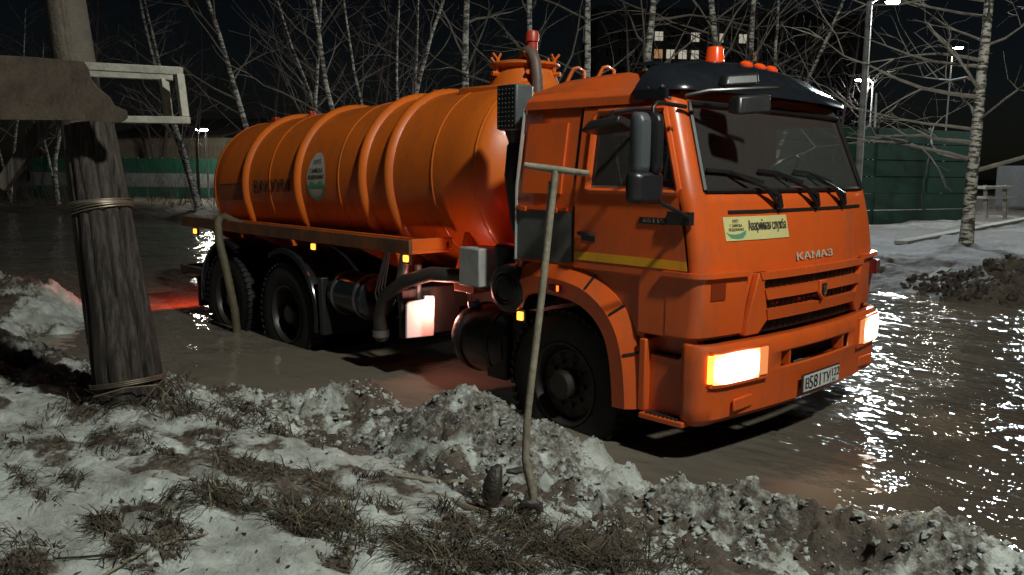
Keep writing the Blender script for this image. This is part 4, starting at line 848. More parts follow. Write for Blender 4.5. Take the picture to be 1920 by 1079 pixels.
# ------------------------------------------------------------------ timber utility pole, board, frame
pole_base = at(245, 770, 5.7); pg = hz(pole_base.x, pole_base.y)
pole = empty('utility_pole', (pole_base.x, pole_base.y, pg), 'dark cracked leaning timber pole strapped to a stub by twisted wire', 'pole')
def log(pts, rads, n=50, groove=0.0, seed=1, sub=9):
    r_ = random.Random(seed); gs = [(r_.uniform(0, 2*math.pi), r_.uniform(.05, .12), r_.uniform(.3, 1)) for _ in range(13)]
    P_ = []; Rr = []
    for i in range(len(pts)-1):
        for t in np.linspace(0, 1, sub)[:-1]: P_.append(Vector(pts[i]).lerp(Vector(pts[i+1]), t)); Rr.append(rads[i]+(rads[i+1]-rads[i])*t)
    P_.append(Vector(pts[-1])); Rr.append(rads[-1])
    q = MB(); u, w = basis(P_[-1]-P_[0]); rows_ = []
    for k, (p, rr) in enumerate(zip(P_, Rr)):
        row = []
        for j in range(n*2):
            a = math.pi*j/n; g = 0
            for (ga, gw, gd) in gs:
                da = abs((a-ga-.09*math.sin(k*.22+ga*3)-.03*math.sin(k*.9+ga)+math.pi) % (2*math.pi)-math.pi); g += gd*max(0, 1-da/gw)
            rr2 = rr*(1-groove*min(g, 1)+.02*math.sin(3*a+k*.2)+.012*math.sin(7*a+k*.5)); row.append(p+(u*math.cos(a)+w*math.sin(a))*rr2)
        rows_.append(row)
    q.grid(rows_, closed=True); q.add(rows_[-1], [tuple(range(2*n))]); return q
stub = log([at(252, 800, 5.6), at(236, 690, 5.58), at(205, 480, 5.56), at(168, 236, 5.54)], [.225, .215, .185, .15], groove=.24, seed=3).build('stub', m_wood_dk, pole, smooth=50)
log([at(215, 640, 5.85), at(165, 300, 5.86), at(122, 0, 5.86), at(100, -160, 5.86)], [.17, .15, .13, .12], groove=.06, seed=8).build('pole_shaft', mat('pole_grey_timber', (.085, .068, .05), .8, bump=.5, c2=(.04, .032, .024), vscale=5), pole, smooth=60)
wr = MB()
for k in range(7):
    c = at(188+k*.6, 378+k*3.0, 5.56); u, w = basis((at(205, 480, 5.56)-at(168, 236, 5.54)))
    wr.tube([c+(u*math.cos(a)+w*math.sin(a))*(.190+.004*math.sin(3*a+k))+Vector((0, 0, .012*math.sin(a*1+k*.7))) for a in np.linspace(0, 2*math.pi, 26)], .0055, 5, cap=False)
wr.build('wire_wrap', m_wire, stub)
wr = MB(); c = at(240, 718, 5.58)
for k in range(3): wr.tube([c+Vector((0, 0, k*.012))+(u*math.cos(a)+w*math.sin(a))*.232 for a in np.linspace(0, 2*math.pi, 26)], .005, 5, cap=False)
wr.tube([at(175, 745, 5.3), at(235, 728, 5.33), at(300, 722, 5.4)], .006, 5); wr.tube([at(318, 700, 5.4), at(255, 765, 5.35)], .005, 5); wr.build('wire_wrap', m_wire, stub)
q = MB(); bw = 5.3; pl = [(-160, 98), (-40, 102), (60, 107), (158, 116), (166, 128), (172, 150), (188, 168), (206, 182), (215, 198), (238, 208), (240, 222), (228, 230), (150, 226), (60, 226), (-60, 224), (-160, 222)]
q.prism(pl, lambda u, v, o: at(u, v, bw+o+.12*(v-100)/125*-1), 0, .022); bpos_ = at(60, 226, bw)
tag(q.build('metal_sheet', m_sheet, None, loc=bpos_, bevel=.004), 'rusty brown sheet fixed across the timber pole top', 'board')
q = MB(); q.bar(at(92, 222, 5.45), at(2, 352, 5.45), .09, .08); tag(q.build('timber_strut', m_wood_dk, None, loc=at(2, 352, 5.45), bevel=.006), 'dark diagonal timber strut under the rusty sheet', 'strut')
fr = empty('lumber_frame', at(342, 225, 5.7), 'pale open lumber frame projecting from the timber pole', 'frame')  # open box frame of pale lumber beside the pole
for a, b_, w in (((150, 124, 5.62), (341, 134, 5.62), .052), ((150, 138, 5.80), (322, 145, 5.80), .045), ((200, 224, 5.60), (355, 226, 5.60), .046), ((120, 228, 5.85), (300, 228, 5.82), .02)):
    q = MB(); q.bar(at(*a), at(*b_), .05, w); q.build('rail', m_wood_pale, fr, bevel=.004)
for a, b_ in (((336, 140, 5.62), (346, 220, 5.62)), ((307, 148, 5.80), (316, 219, 5.80))):
    q = MB(); q.bar(at(*a), at(*b_), .05, .05); q.build('upright', m_wood_pale, fr, bevel=.004)

# ------------------------------------------------------------------ T-handled pole, stump, sticks
tb = atz(998, 948, .44); gw = (tb-CAM).dot(cf)
tl = empty('long_handled_tool', tb, 'wooden T-handled pole with bent foot standing upright in trodden snow', 'tool')
q = MB(); q.tube([at(1042, 318, gw), at(1030, 420, gw), at(1015, 560, gw), at(998, 700, gw), at(988, 790, gw), at(985, 860, gw), at(991, 890, gw), at(998, 915, gw), at(1000, 945, gw), at(1000, 960, gw)], [.017, .018, .018, .018, .018, .019, .021, .022, .02, .02], 10); q.build('shaft', m_handle, tl, smooth=60)
q = MB(); q.tube([at(983, 310, gw), at(1040, 318, gw), at(1104, 326, gw)], [.015, .019, .015], 10); q.build('cross_handle', m_handle, tl, smooth=60)
q = MB(); q.tube([at(970, 953, gw), at(984, 945, gw-.02), at(1000, 944, gw), at(1011, 950, gw), at(1016, 960, gw)], [.010, .022, .030, .024, .010], 10); q.build('foot', m_stump, tl, smooth=60)
q = MB(); q.tube([at(1030, 340, gw+.02), at(1028, 372, gw+.02), at(1019, 480, gw+.02)], .006, 5); q.build('handle_strip', m_wood_pale, tl)
lb = atz(925, 945, .42); lw = (lb-CAM).dot(cf)
q = MB(); q.tube([at(922, 950, lw), at(921, 935, lw), at(926, 905, lw), at(934, 880, lw), at(936, 872, lw)], [.03, .043, .045, .03, .012], 10)
for i, p in enumerate(q.v):
    n_ = noise.noise(Vector(p)*22); q.v[i] = tuple(Vector(p)+Vector((n_, n_*.6, -n_))*.02)
tag(q.build('wood_stump', m_stump, None, loc=lb, smooth=60), 'small dark wet stump left of the long tool foot', 'stump')
q = MB(); q.tube([at(950, 884, lw+.12), at(968, 884, lw+.13), at(984, 880, lw+.15)], [.012, .02, .014], 8); tag(q.build('wood_chunk', m_stump, None, loc=at(968, 890, lw+.13)), 'short dark wood chunk between the stump and long tool', 'wood')
def ground_branch(name, pts, rads, label, cat, mtl):
    q = MB(); P_ = []
    for (px, py) in pts: p = atz(px, py, .46); P_.append(Vector((p.x, p.y, hz(p.x, p.y)+.012)))
    q.tube(P_, rads, 7); return tag(q.build(name, mtl, None, loc=P_[0]), label, cat)
ground_branch('branch', [(740, 866), (780, 862), (830, 858), (866, 852)], [.012, .014, .016, .01], 'pale broken branch lying in slush behind the snow hollow', 'branch', m_handle)
ground_branch('branch', [(820, 895), (870, 920), (915, 940)], [.01, .014, .012], 'brown branch lying left of the dark stump', 'branch', m_handle)
ground_branch('twig', [(100, 1047), (160, 1042), (215, 1042), (240, 1030), (205, 1018)], [.004, .005, .006, .005, .003], 'thin forked twig on clean snow at lower left', 'twig', m_stump)
ground_branch('twig', [(190, 1072), (270, 1045), (330, 1018), (390, 1000)], [.006, .007, .007, .004], 'long straight twig lying through flattened grass at lower left', 'twig', m_handle)

# ------------------------------------------------------------------ dry grass
g = MB()
grs = random.Random(5)
for (t, (cx, cy)) in zip(tufts, tp):
    lean0 = grs.uniform(0, 6.28)
    for k in range(int(t[4]*.62)):
        a = grs.uniform(0, 6.28); rr = math.sqrt(grs.random()); x = cx+math.cos(a)*rr*t[2]; y = cy+math.sin(a)*rr*t[3]
        if abs(x-cx) > 2.5: continue
        z = float(np.interp(0, [0], [.44])); g.v.append((x, y, 0)); base = len(g.v)-1
        hgt = .8*t[5]*grs.uniform(.35, 1.25); la = lean0+grs.gauss(0, .9); flat = grs.random()**.22
        d_ = Vector((math.cos(la), math.sin(la), 0)); w = grs.uniform(.0016, .004); sd = Vector((-d_.y, d_.x, 0))*w
        P_ = [Vector((x, y, 0)), Vector((x, y, 0))+d_*hgt*.28*flat+Vector((0, 0, hgt*(.45-.25*flat))), Vector((x, y, 0))+d_*hgt*.75*flat+Vector((0, 0, hgt*(.75-.45*flat))), Vector((x, y, 0))+d_*hgt*1.25*flat+Vector((grs.gauss(0, .012), grs.gauss(0, .012), hgt*(.9-.85*flat)))]
        g.v.pop(); n0 = len(g.v)
        for i, p in enumerate(P_):
            ww = (1, .9, .65, .2)[i]; g.v += [tuple(p-sd*ww), tuple(p+sd*ww)]
        g.f += [(n0+2*i, n0+2*i+1, n0+2*i+3, n0+2*i+2) for i in range(3)]; g.mi += [0 if grs.random() < .82 else 1]*3
GV = np.array(g.v); cxs = GV[:, 0].reshape(-1, 8); base_h, _, _, _ = ground_h(GV[:, 0][None], GV[:, 1][None]); bh = base_h[0].reshape(-1, 8)
b0 = (bh[:, 0]+bh[:, 1])/2; up_ = np.maximum(bh, b0[:, None]-.03); GV[:, 2] += (np.maximum(b0[:, None], up_)).ravel()-.004
g.v = [tuple(p) for p in GV]
tag(g.build('dry_grass', [mat('dry_grass', (.06, .047, .03), .8, var=.5, vscale=12), mat('straw', (.19, .155, .095), .8, var=.4, vscale=12)], None, smooth=0, fix=False), 'flattened dry brown grass poking through the snow on the near bank', 'grass', kind='stuff')

# ------------------------------------------------------------------ slush clods on the heaps
import bmesh as _bm
ico = _bm.new(); _bm.ops.create_icosphere(ico, subdivisions=2, radius=1); ico.verts.index_update()
IV = np.array([v.co[:] for v in ico.verts]); IF = [tuple(v.index for v in f.verts) for f in ico.faces]; ico.free()
cl = MB(); crs = np.random.RandomState(4); cand = 0
spots = []
fm = (GX > -3.6) & (GX < 3.7) & (GY > -4.4) & (GY < -1.2) & (GH > .24) & (GS > .45)
ys_, xs_ = np.nonzero(fm); pick = crs.choice(len(ys_), 4200, replace=False)
V_ = []; F_ = []; n0 = 0
for k in pick:
    x, y, z = GX[ys_[k], xs_[k]], GY[ys_[k], xs_[k]], GH[ys_[k], xs_[k]]
    s_ = .004+.021*crs.rand()**4; nz = 1+.30*np.sin(IV@(crs.randn(3)*2.6)+crs.rand()*6)+.25*np.sin(IV@(crs.randn(3)*6)+crs.rand()*6)
    nz = nz*(1+.22*crs.randn(len(IV))).clip(.5, 1.6); v = IV*nz[:, None]*s_*np.array([1, 1, .75]); an = crs.rand()*6.28; v = v@np.array([[math.cos(an), -math.sin(an), 0], [math.sin(an), math.cos(an), 0], [0, 0, 1]])+np.array([x, y, z+s_*.05])
    V_.append(v); F_ += [(a+n0, b_+n0, c_+n0) for a, b_, c_ in IF]; n0 += len(IV)
cl.v = [tuple(p) for p in np.concatenate(V_)]; cl.f = F_; cl.mi = [0]*len(F_)
tag(cl.build('slush_clods', m_clod, None, smooth=75, fix=False), 'crumbly grey lumps of slush covering the shovelled snow heaps', 'snow', kind='stuff')

q = MB(); lr = np.random.RandomState(12)
for k in range(1500):
    x, y = lr.uniform(-3.2, 3.2), lr.uniform(-4.6, -1.9); dd = float(np.interp(x, shx, shy))-y
    if dd < .3: continue
    a = lr.rand()*6.28; L = .006+.03*lr.rand()**3; w = .003+.4*L*lr.rand(); d_ = Vector((math.cos(a), math.sin(a), lr.uniform(-.1, .3)))*L; e_ = Vector((-math.sin(a), math.cos(a), lr.uniform(-.3, .3)))*w; c = Vector((x, y, 0))
    q.add([c-d_, c+e_-d_*.2, c+d_, c-e_+d_*.1], [(0, 1, 2, 3)])
LV = np.array(q.v); LV[:, 2] += np.repeat(ground_h(LV[0::4, 0][None], LV[0::4, 1][None])[0][0], 4)+.008; q.v = [tuple(p) for p in LV]
tag(q.build('leaf_litter', m_litter, None, smooth=0, fix=False), 'dark scraps of leaves and bark scattered on the foreground snow', 'litter', kind='stuff')
fm = (sl_soil := (soil > .12)) & (GH > .25); ys_, xs_ = np.nonzero(fm); pick = lr.choice(len(ys_), min(420, len(ys_)), replace=False); V_ = []; F_ = []; n0 = 0
for k in pick:
    s_ = .015+.07*lr.rand()**4; nz = (1+.25*lr.randn(len(IV))).clip(.5, 1.6); v = IV*nz[:, None]*s_+np.array([GX[ys_[k], xs_[k]], GY[ys_[k], xs_[k]], GH[ys_[k], xs_[k]]]); V_.append(v); F_ += [(a+n0, b_+n0, c_+n0) for a, b_, c_ in IF]; n0 += len(IV)
q = MB(); q.v = [tuple(p) for p in np.concatenate(V_)]; q.f = F_; q.mi = [0]*len(F_)
tag(q.build('soil_clods', m_soil, None, smooth=0, fix=False), 'dark wet soil clods heaped beside the old birch at right', 'soil', kind='stuff')
# ------------------------------------------------------------------ trees
def tree_meshes(seed, H, r0, lean=(0, 0), first=.3, nb=26, up=.7, spread=1.0, stems=1, twig=3, bend=.05):
    q = random.Random(seed); tm = MB(); cm = MB()
    def limb(mb, p, d, L, r, n, sides, curve, droop):
        pts = [p.copy()]; d = d.normalized()
        for i in range(n):
            d = (d+Vector((q.gauss(0, curve), q.gauss(0, curve), q.gauss(0, curve)+droop))).normalized(); pts.append(pts[-1]+d*(L/n))
        mb.tube(pts, [max(.004, r*(1-.85*i/n)) for i in range(n+1)], sides, cap=False); return pts
    for st in range(stems):
        a = q.uniform(0, 6.28); d0 = Vector((lean[0], lean[1], 1))+(Vector((math.cos(a), math.sin(a), 0))*q.uniform(.1, .24) if st else Vector())
        h = H*(1 if st == 0 else q.uniform(.75, .95)); rr = r0*(1 if st == 0 else .7); pts = [Vector((0, 0, -.15))]; n = 16; d = d0.normalized()
        for i in range(n):
            d = (d+Vector((q.gauss(0, bend), q.gauss(0, bend), .02))).normalized(); pts.append(pts[-1]+d*(h/n))
        rad = [.80*rr*(1.15 if i == 0 else 1)*(1-.86*(i/n)**1.05) for i in range(n+1)]; tm.tube(pts, rad, 9, cap=False)
        for k in range(nb):
            t = first+(1-first)*(k+q.random())/nb; f = t*n; i = min(int(f), n-1); p = pts[i].lerp(pts[i+1], f-i); az = q.uniform(0, 6.28)
            bl = h*spread*(.10+.22*(1-t))*q.uniform(.6, 1.3); bd = Vector((math.cos(az), math.sin(az), up*q.uniform(.5, 1.5)))
            br = rad[i]*q.uniform(.28, .45); bp_ = limb(cm, p, bd, bl, br, 6, 4, .13, .04)
            for z in range(twig):
                ii = q.randint(2, 6); tp_ = bp_[ii]; td = (bp_[ii]-bp_[ii-1]).normalized()+Vector((q.gauss(0, .6), q.gauss(0, .6), q.gauss(.1, .5))); tpts = limb(cm, tp_, td, bl*q.uniform(.25, .55), max(.006, br*.4), 4, 3, .15, -.02)
                if twig > 3:
                    for zz in range(2): limb(cm, tpts[q.randint(1, 4)], td+Vector((q.gauss(0, .7), q.gauss(0, .7), q.gauss(-.1, .5))), bl*.2, .005, 3, 3, .2, -.05)
    return tm, cm
def plant(name, px, w, label, group=None, top=None, meshes=None, zofs=0, **kw):
    p = at(px, 330, w); z = hz(p.x, p.y); lx = ly = 0
    if top:     # px at the frame's upper edge -> sideways lean
        e = at(top, 0, w); lx, ly = (e.x-p.x)/max(e.z-z, 1), (e.y-p.y)/max(e.z-z, 1)
    tr_ = empty(name, (p.x, p.y, z), label, 'tree', group)
    tm, cm = tree_meshes(lean=(lx, ly), **kw)
    tm.build('trunk', kw_m[0], tr_, loc=(p.x, p.y, z), local=True, smooth=60, fix=False); cm.build('crown', kw_m[1], tr_, loc=(p.x, p.y, z), local=True, smooth=0, fix=False)
    return tr_
kw_m = [m_birch, m_twig]
G1 = 'bare birches behind the tanker'
plant('birch_tree', 372, 34, 'bare birch leaning left before the green fence with pale strip', G1, top=300, seed=11, H=11, r0=.19, stems=2, nb=18, first=.15)
plant('birch_tree', 498, 25, 'bare birch behind the tank rear, leaning left with one thick trunk', G1, top=452, seed=12, H=11, r0=.14, nb=20, first=.25, stems=1)
plant('birch_tree', 605, 27, 'slim straight birch behind the tank emblem', G1, top=585, seed=13, H=12, r0=.10, nb=24)
plant('birch_tree', 672, 22, 'tall birch leaning left behind the tank middle band', G1, top=600, seed=14, H=11, r0=.11, nb=20, first=.2, stems=2)
plant('birch_tree', 740, 23, 'many stemmed birch fanning upward behind the tank front half', G1, top=728, seed=15, H=10, r0=.10, nb=18, stems=4, first=.3)
plant('birch_tree', 905, 20, 'thick birch rising just left of the tank manhole', G1, top=882, seed=16, H=12, r0=.15, nb=18, first=.25)
plant('birch_tree', 1032, 20, 'birch leaning left directly behind the tank manhole', G1, top=1000, seed=17, H=11, r0=.13, nb=17, first=.25)
plant('birch_tree', 1102, 19, 'straight birch behind the ladder handrails', G1, top=1112, seed=18, H=12, r0=.13, nb=18, first=.25)
plant('birch_tree', 1196, 19, 'birch leaning right above the orange roof fairing', G1, top=1226, seed=19, H=12, r0=.135, nb=18, first=.25)
plant('birch_tree', 1392, 20, 'birch with curved trunk rising right of the orange roof beacon', G1, top=1372, seed=20, H=12, r0=.14, nb=24, first=.3)
plant('birch_tree', 1418, 21, 'triple stemmed birch behind the black roof visor', G1, top=1462, seed=21, H=12, r0=.12, nb=20, stems=3, first=.3)
m_limb = mat('birch_limbs', (.42, .38, .33), .85, var=.5, vscale=4)
kw_m = [m_birch_old, m_limb]
plant('birch_tree', 1822, 19.5, 'old rough barked birch with wide branches beside the soil heap', None, top=1840, seed=31, H=13, r0=.185, nb=46, first=.12, up=.25, spread=1.15, twig=5, bend=.03)
kw_m = [m_birch, m_twig]
plant('birch_tree', 106, 37, 'pale young birch between timber pole and strut', None, top=60, seed=22, H=9, r0=.13, nb=22, stems=2)
plant('birch_tree', 16, 38, 'young birch at the far left edge of the flood', None, top=25, seed=23, H=9, r0=.11, nb=22, stems=2)
# darker wood behind: a few trees copied through the rear rows
protos = []
for k in range(5):
    tm, cm = tree_meshes(seed=60+k, H=13, r0=.12, nb=26, stems=1+k % 2, first=.2, twig=3)
    protos.append((tm, cm))
pm = []
fr_ = random.Random(9)
for k in range(28):
    px = -60+k*62+fr_.uniform(-14, 14); w = fr_.uniform(38, 64)
    if 1180 < px < 1460: w = fr_.uniform(34, 46)
    p = at(px, 330, w); z = .5; i = k % 5
    t_ = empty('forest_tree', (p.x, p.y, z), 'dim bare tree in the dark wood behind the birches', 'tree', 'dim trees of the dark wood')
    if k < 5:
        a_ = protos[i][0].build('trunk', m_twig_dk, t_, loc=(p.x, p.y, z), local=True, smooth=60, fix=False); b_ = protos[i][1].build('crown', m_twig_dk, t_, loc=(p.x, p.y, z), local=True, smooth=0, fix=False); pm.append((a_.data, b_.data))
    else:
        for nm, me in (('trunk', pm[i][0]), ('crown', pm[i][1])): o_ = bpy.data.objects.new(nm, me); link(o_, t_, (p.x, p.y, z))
    t_.rotation_euler.z = fr_.uniform(0, 6.28); s_ = fr_.uniform(.75, 1.25); t_.scale = (s_, s_, s_)
# low bushes along the far bank (one mass)
q = MB(); br_ = random.Random(3)
for k in range(170):
    px = br_.uniform(-40, 700); w = br_.uniform(33, 44); p = at(px, 330, w); p.z = hz(p.x, p.y)
    for j in range(4):
        d_ = Vector((br_.gauss(0, .35), br_.gauss(0, .35), 1)); L = br_.uniform(.5, 2.0); q.tube([p, p+d_*L*.5, p+d_*L+Vector((br_.gauss(0, .2), br_.gauss(0, .2), 0))], [.008, .006, .003], 3, cap=False)
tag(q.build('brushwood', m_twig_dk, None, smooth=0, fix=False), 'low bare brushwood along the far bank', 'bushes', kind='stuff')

# ------------------------------------------------------------------ fences and buildings
m_fg = mat('green_fence_boards', (.028, .085, .058), .6, var=.35, vscale=1.5); m_fg2 = mat('green_fence_metal', (.02, .10, .065), .5, var=.35, vscale=1.2); m_pale = mat('pale_fence_strip', (.20, .22, .22), .7, var=.4, vscale=3); m_shed = mat('pale_shed_boards', (.36, .31, .24), .8, var=.5, vscale=2.5); m_fpost = mat('fence_post', (.05, .07, .06), .6)
def fence_run(root, A, B, z0, heights, mtls, thick=.04, post=2.5, pname='board'):
    A, B = Vector(A), Vector(B); d = (B-A); L = d.length; d.normalize(); n = Vector((-d.y, d.x, 0)); k = max(1, round(L/post)); zz = z0
    for i in range(k+1):
        p = A+d*(L*i/k); q = MB(); q.bar(Vector((p.x, p.y, z0-.4))+n*.06, Vector((p.x, p.y, z0+sum(heights)+.05))+n*.06, .08, .08); q.build('post', m_fpost, root)
    for h, mt in zip(heights, mtls):
        for i in range(k):
            a = A+d*(L*i/k+.01); b_ = A+d*(L*(i+1)/k-.01); q = MB(); j = rng.uniform(-.012, .012)
            V = [Vector((p.x, p.y, z))+n*o for z in (zz+.015, zz+h-.015) for p, o in ((a, j), (b_, j), (b_, j+thick), (a, j+thick))]; q.hexa(V); q.build(pname, mt, root)
        zz += h
fa_, fb_ = at(1285, 400, 24), at(1825, 400, 30); fz = hz(-7, 21)-.2
rt = empty('green_fence', (fa_.x, fa_.y, fz), 'dark green wide board fence beyond the truck cab at right', 'fence')
fence_run(rt, (fa_.x, fa_.y, 0), (fb_.x, fb_.y, 0), fz, [.62, .55, .55, .55, .55, .5], [m_fg]*6)
la_, lb_ = at(60, 370, 46), at(470, 370, 44)
lt = empty('metal_fence', (la_.x, la_.y, .5), 'green metal fence with pale middle panel strip on the far left bank', 'fence')
fence_run(lt, (la_.x, la_.y, 0), (lb_.x, lb_.y, 0), .3, [.66, .76, .78], [m_fg2, m_pale, m_fg2], post=.72, pname='panel')
sa_, sb_ = at(205, 330, 50), at(420, 330, 47)
sh = empty('long_shed', (sa_.x, sa_.y, .5), 'long pale boarded shed with dark roof behind the left green fence', 'shed')
dv = Vector((sb_.x-sa_.x, sb_.y-sa_.y, 0)); Ls = dv.length; dv.normalize(); nv_ = Vector((-dv.y, dv.x, 0)); nv_ = nv_ if nv_.dot(cf) > 0 else -nv_
S0 = Vector((sa_.x, sa_.y, 0))
q = MB(); q.hexa([S0+Vector((0, 0, .3)), S0+dv*Ls+Vector((0, 0, .3)), S0+dv*Ls+nv_*5+Vector((0, 0, .3)), S0+nv_*5+Vector((0, 0, .3)), S0+Vector((0, 0, 3.7)), S0+dv*Ls+Vector((0, 0, 3.7)), S0+dv*Ls+nv_*5+Vector((0, 0, 3.7)), S0+nv_*5+Vector((0, 0, 3.7))]); q.build('wall', m_shed, sh)
kb = int(Ls/.3)
bme = None
for i in range(kb):
    c0 = S0+dv*(Ls*(i+.5)/kb)-nv_*.015
    if bme is None:
        q = MB(); q.hexa([Vector((0, 0, 0))+dv*u+nv_*v+Vector((0, 0, z)) for z in (.35, 3.68) for u, v in ((-.13, -.012), (.13, -.012), (.13, .012), (-.13, .012))]); o_ = q.build('plank', m_shed, sh, loc=c0, local=True); bme = o_.data
    else: o_ = bpy.data.objects.new('plank', bme); link(o_, sh, c0)
q = MB(); q.hexa([S0-dv*.3-nv_*.4+Vector((0, 0, 3.7)), S0+dv*(Ls+.3)-nv_*.4+Vector((0, 0, 3.7)), S0+dv*(Ls+.3)+nv_*5.4+Vector((0, 0, 5.0)), S0-dv*.3+nv_*5.4+Vector((0, 0, 5.0)), S0-dv*.3-nv_*.4+Vector((0, 0, 3.8)), S0+dv*(Ls+.3)-nv_*.4+Vector((0, 0, 3.8)), S0+dv*(Ls+.3)+nv_*5.4+Vector((0, 0, 5.1)), S0-dv*.3+nv_*5.4+Vector((0, 0, 5.1))]); q.build('roof', m_twig_dk, sh)
# apartment block far behind
m_wall = mat('concrete_block_wall', (.13, .125, .12), .85, var=.25, vscale=.5); m_wdark = mat('dark_window', (.02, .022, .025), .15)
m_wlit = mat('lit_window', (.8, .8, .7), .5, emit=(1, .92, .72), estr=.4); m_wlit2 = mat('lit_window_warm', (.8, .5, .3), .5, emit=(1, .5, .22), estr=.3); m_wfr = mat('window_frame', (.3, .3, .3), .6)
BW = 135; ab_, bb_ = at(1120, 60, BW), at(1640, 60, BW+6); A0 = Vector((ab_.x, ab_.y, 0)); bdv = Vector((bb_.x-ab_.x, bb_.y-ab_.y, 0)); BL = bdv.length; bdv.normalize(); bn = Vector((-bdv.y, bdv.x, 0)); bn = bn if bn.dot(cf) < 0 else -bn
ap = empty('apartment_block', (ab_.x, ab_.y, 0), 'dark many storeyed apartment block with few lit windows behind the trees', 'building')
HT = 28.5
q = MB(); q.hexa([A0-bn*12, A0+bdv*BL-bn*12, A0+bdv*BL, A0, A0-bn*12+Vector((0, 0, HT)), A0+bdv*BL-bn*12+Vector((0, 0, HT)), A0+bdv*BL+Vector((0, 0, HT)), A0+Vector((0, 0, HT))]); q.build('wall', m_wall, ap)
lit = [(1243, 66), (1313, 78), (1338, 79), (1399, 89), (1265, 104), (1311, 108), (1289, 105)]; warm = [(1239, 99), (1421, 94)]
wl_ = {}
def wpos(px, py):
    d = cf+cr*((px-960)/FPX)+cu*((539.5-py)/FPX); t = (A0-CAM).dot(bn)/d.dot(bn); p = CAM+d*t; return (p-A0).dot(bdv), p.z
LW = [(wpos(*c), m_wlit) for c in lit]+[(wpos(*c), m_wlit2) for c in warm]
sp = 2.05; z0s = 1.6
best = {}
for (u, z), mt in LW: best[(round(u/sp), round((z-z0s)/2.8))] = mt
wme = {}
for fl in range(9):
    for c_ in range(1, int(BL/sp)):
        mt = best.get((c_, fl), m_wdark); p = A0+bdv*(c_*sp)+bn*.02+Vector((0, 0, z0s+fl*2.8))
        if mt.name not in wme:
            q = MB()
            q.hexa([bdv*u+bn*v+Vector((0, 0, z)) for z in (-.72, .72) for u, v in ((-.7, 0), (.7, 0), (.7, .05), (-.7, .05))]); q.mi = [0]*6
            for (u0, u1, zz0, zz1) in ((-.04, .04, -.72, .72), (-.78, -.7, -.78, .78), (.7, .78, -.78, .78), (-.7, .7, .72, .8), (-.7, .7, -.8, -.72)):
                q.hexa([bdv*u+bn*v+Vector((0, 0, z)) for z in (zz0, zz1) for u, v in ((u0, .055), (u1, .055), (u1, .11), (u0, .11))], 1)
            o_ = q.build('window', [mt, m_wfr], ap, loc=p, local=True, smooth=0); wme[mt.name] = o_.data
        else: o_ = bpy.data.objects.new('window', wme[mt.name]); link(o_, ap, p)
# wooden stall and grey fence at right edge
st_ = atz(1868, 410, .45); sw_ = (st_-CAM).dot(cf)
bn_ = empty('wooden_table', at(1866, 404, 26), 'rough wooden table standing behind the old birch', 'table')
for px in (1848, 1884):
    q = MB(); q.bar(at(px, 410, 26), at(px, 348, 26), .1, .1); q.build('leg', m_wood_pale, bn_)
for py, w_ in ((352, .09), (371, .07)):
    q = MB(); q.bar(at(1840, py, 25.9), at(1894, py, 25.9), .5, w_); q.build('plank', m_wood_pale, bn_)
ga_, gb_ = at(1868, 350, 40), at(2080, 350, 36)
gf = empty('grey_fence', (ga_.x, ga_.y, .6), 'grey panel fence at the far right edge', 'fence')
fence_run(gf, (ga_.x, ga_.y, 0), (gb_.x, gb_.y, 0), .6, [1.9], [m_grey], pname='panel')
pa, pb = atz(1690, 447, .55), atz(1930, 403, .6)
q = MB(); q.bar((pa.x, pa.y, hz(pa.x, pa.y)+.06), (pb.x, pb.y, hz(pb.x, pb.y)+.06), .3, .08); tag(q.build('fallen_beam', m_wood_pale, None, loc=pa), 'long pale beam lying on the ground behind the old birch', 'beam')
pa, pb = atz(1708, 519, .5), atz(1775, 495, .5)
q = MB(); q.bar((pa.x, pa.y, hz(pa.x, pa.y)+.03), (pb.x, pb.y, hz(pb.x, pb.y)+.12), .16, .04); tag(q.build('plank', m_wood_pale, None, loc=pa), 'short tilted plank left of the dark soil heap', 'plank')

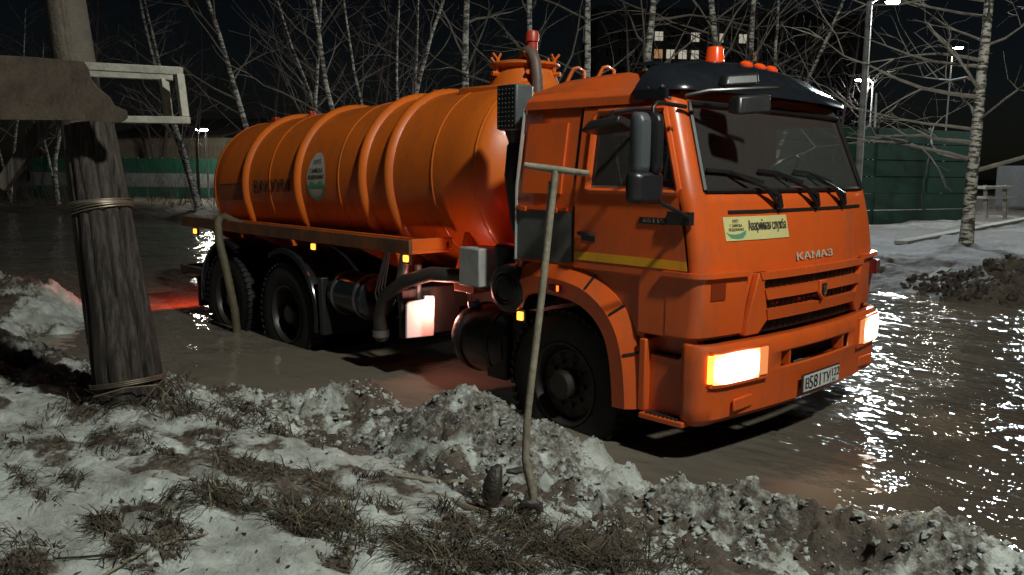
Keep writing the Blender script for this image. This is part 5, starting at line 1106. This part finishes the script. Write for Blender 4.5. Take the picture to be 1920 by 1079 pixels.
# ------------------------------------------------------------------ street lamps
def lamp_mat(c, s): return mat('street_lamp_glass', (1, 1, 1), .3, emit=c, estr=s)
def street_lamp(base, head, label, power, color, em, r=.07, hr=.16, group=None, batwing=False):
    base, head = Vector(base), Vector(head); o = empty('street_lamp', base, label, 'street lamp', group)
    q = MB(); topz = head.z-.15; q.tube([base, Vector((base.x, base.y, topz))], [r, r*.7], 10); q.build('pole', m_conc, o)
    q = MB(); q.tube([Vector((base.x, base.y, topz-.1)), Vector((base.x, base.y, topz)).lerp(head, .4)+Vector((0, 0, .12)), head+Vector((0, 0, .09))], .03, 6); q.build('arm', m_lampmetal, o)
    q = MB(); q.lathe(head, (0, 0, 1), [(0, hr*1.15), (.03, hr*1.2), (.10, hr*.7), (.14, 0)], 14); q.build('lamp_head', m_lampmetal, o)
    q = MB(); q.lathe(head, (0, 0, -1), [(-.005, hr*1.05), (.03, hr), (.08, hr*.7), (.10, 0)], 14); ln = q.build('lamp_glass', lamp_mat(color, em), o)
    if power:
        ld = bpy.data.lights.new('lamp_light', 'POINT'); ld.energy = power; ld.color = color; ld.shadow_soft_size = .14 if not batwing else .3
        if batwing:    # street optics throw more light sideways than straight down, and none upward
            ld.use_nodes = True; nt = ld.node_tree; e = nt.nodes['Emission']; tc = nt.nodes.new('ShaderNodeTexCoord'); s_ = nt.nodes.new('ShaderNodeSeparateXYZ'); nt.links.new(tc.outputs['Normal'], s_.inputs[0])
            def M_(op, a, b_=None):
                x = nt.nodes.new('ShaderNodeMath'); x.operation = op
                for i, v in enumerate((a, b_)):
                    if v is None: continue
                    if hasattr(v, 'links'): nt.links.new(v, x.inputs[i])
                    else: x.inputs[i].default_value = v
                return x.outputs[0]
            dn = M_('MULTIPLY', s_.outputs[2], -1.0 if BAT_SIGN > 0 else 1.0); v = M_('POWER', M_('MAXIMUM', dn, .22), -.6)
            sm_ = nt.nodes.new('ShaderNodeMapRange'); sm_.interpolation_type = 'SMOOTHSTEP'; nt.links.new(dn, sm_.inputs[0]); sm_.inputs[1].default_value = -.16; sm_.inputs[2].default_value = .1; sm_.inputs[3].default_value = .12; sm_.inputs[4].default_value = 1
            nt.links.new(M_('MULTIPLY', v, sm_.outputs[0]), e.inputs['Strength'])
        lo = bpy.data.objects.new('lamp_light', ld); link(lo, o, head-Vector((0, 0, .3)))
    return o
BAT_SIGN = 1
COOL = (.86, .97, 1.0); NEUT = (.97, 1.0, .90)
k_ = Vector(KEY_POS)
street_lamp((8.6, -4.4, .3), k_, 'tall lit street lamp on the near bank right of the camera', KEY_W, NEUT, 30, r=.11, batwing=True)
hA = at(1674, 4, 27); bA = at(1608, 345, 27)
street_lamp((bA.x, bA.y, .3), hA, 'brightest street lamp high above the truck cab on a thick pole', 1500, COOL, 400, r=.13, hr=.2, batwing=True)
hB = at(1617, 150, 55); street_lamp((hB.x+.6, hB.y+.3, .3), hB, 'bright street lamp beyond the cab, lower than the brightest one', 900, COOL, 260, hr=.42)
hC = at(1797, 90, 60); street_lamp((hC.x-.4, hC.y, .3), hC, 'small lamp glowing left of the old birch', 300, (1, .95, .8), 160, hr=.3)
hD = at(2010, 20, 30); street_lamp((hD.x, hD.y-.8, .3), hD, 'lit street lamp past the right edge beyond the old birch', 1500, COOL, 300, r=.1, hr=.2, batwing=True)
hE = at(378, 243, 41); street_lamp((hE.x+.5, hE.y, .3), hE, 'warm white lamp left of the tank rear end', 200, (1, .95, .78), 110, r=.05, hr=.28)
hF = at(401, 233, 75); street_lamp((hF.x+.5, hF.y, .3), hF, 'small bluish lamp just left of the tank rear end', 200, (.6, .8, 1), 120, hr=.36)
hG = at(203, 258, 80); street_lamp((hG.x+.5, hG.y, .3), hG, 'small white lamp right beside the timber pole', 150, (.9, 1, 1), 60, hr=.2)
hH = at(277, 255, 85); street_lamp((hH.x+.5, hH.y, .3), hH, 'small white lamp under the pale lumber frame', 150, (.9, 1, 1), 50, hr=.18)
pw = at(1643, 245, 48); q = MB(); q.tube([(pw.x, pw.y, .3), at(1643, 175, 48)], [.08, .06], 8); tag(q.build('white_post', m_wood_pale, None, loc=(pw.x, pw.y, .3)), 'thin pale post rising above the green board fence', 'post')
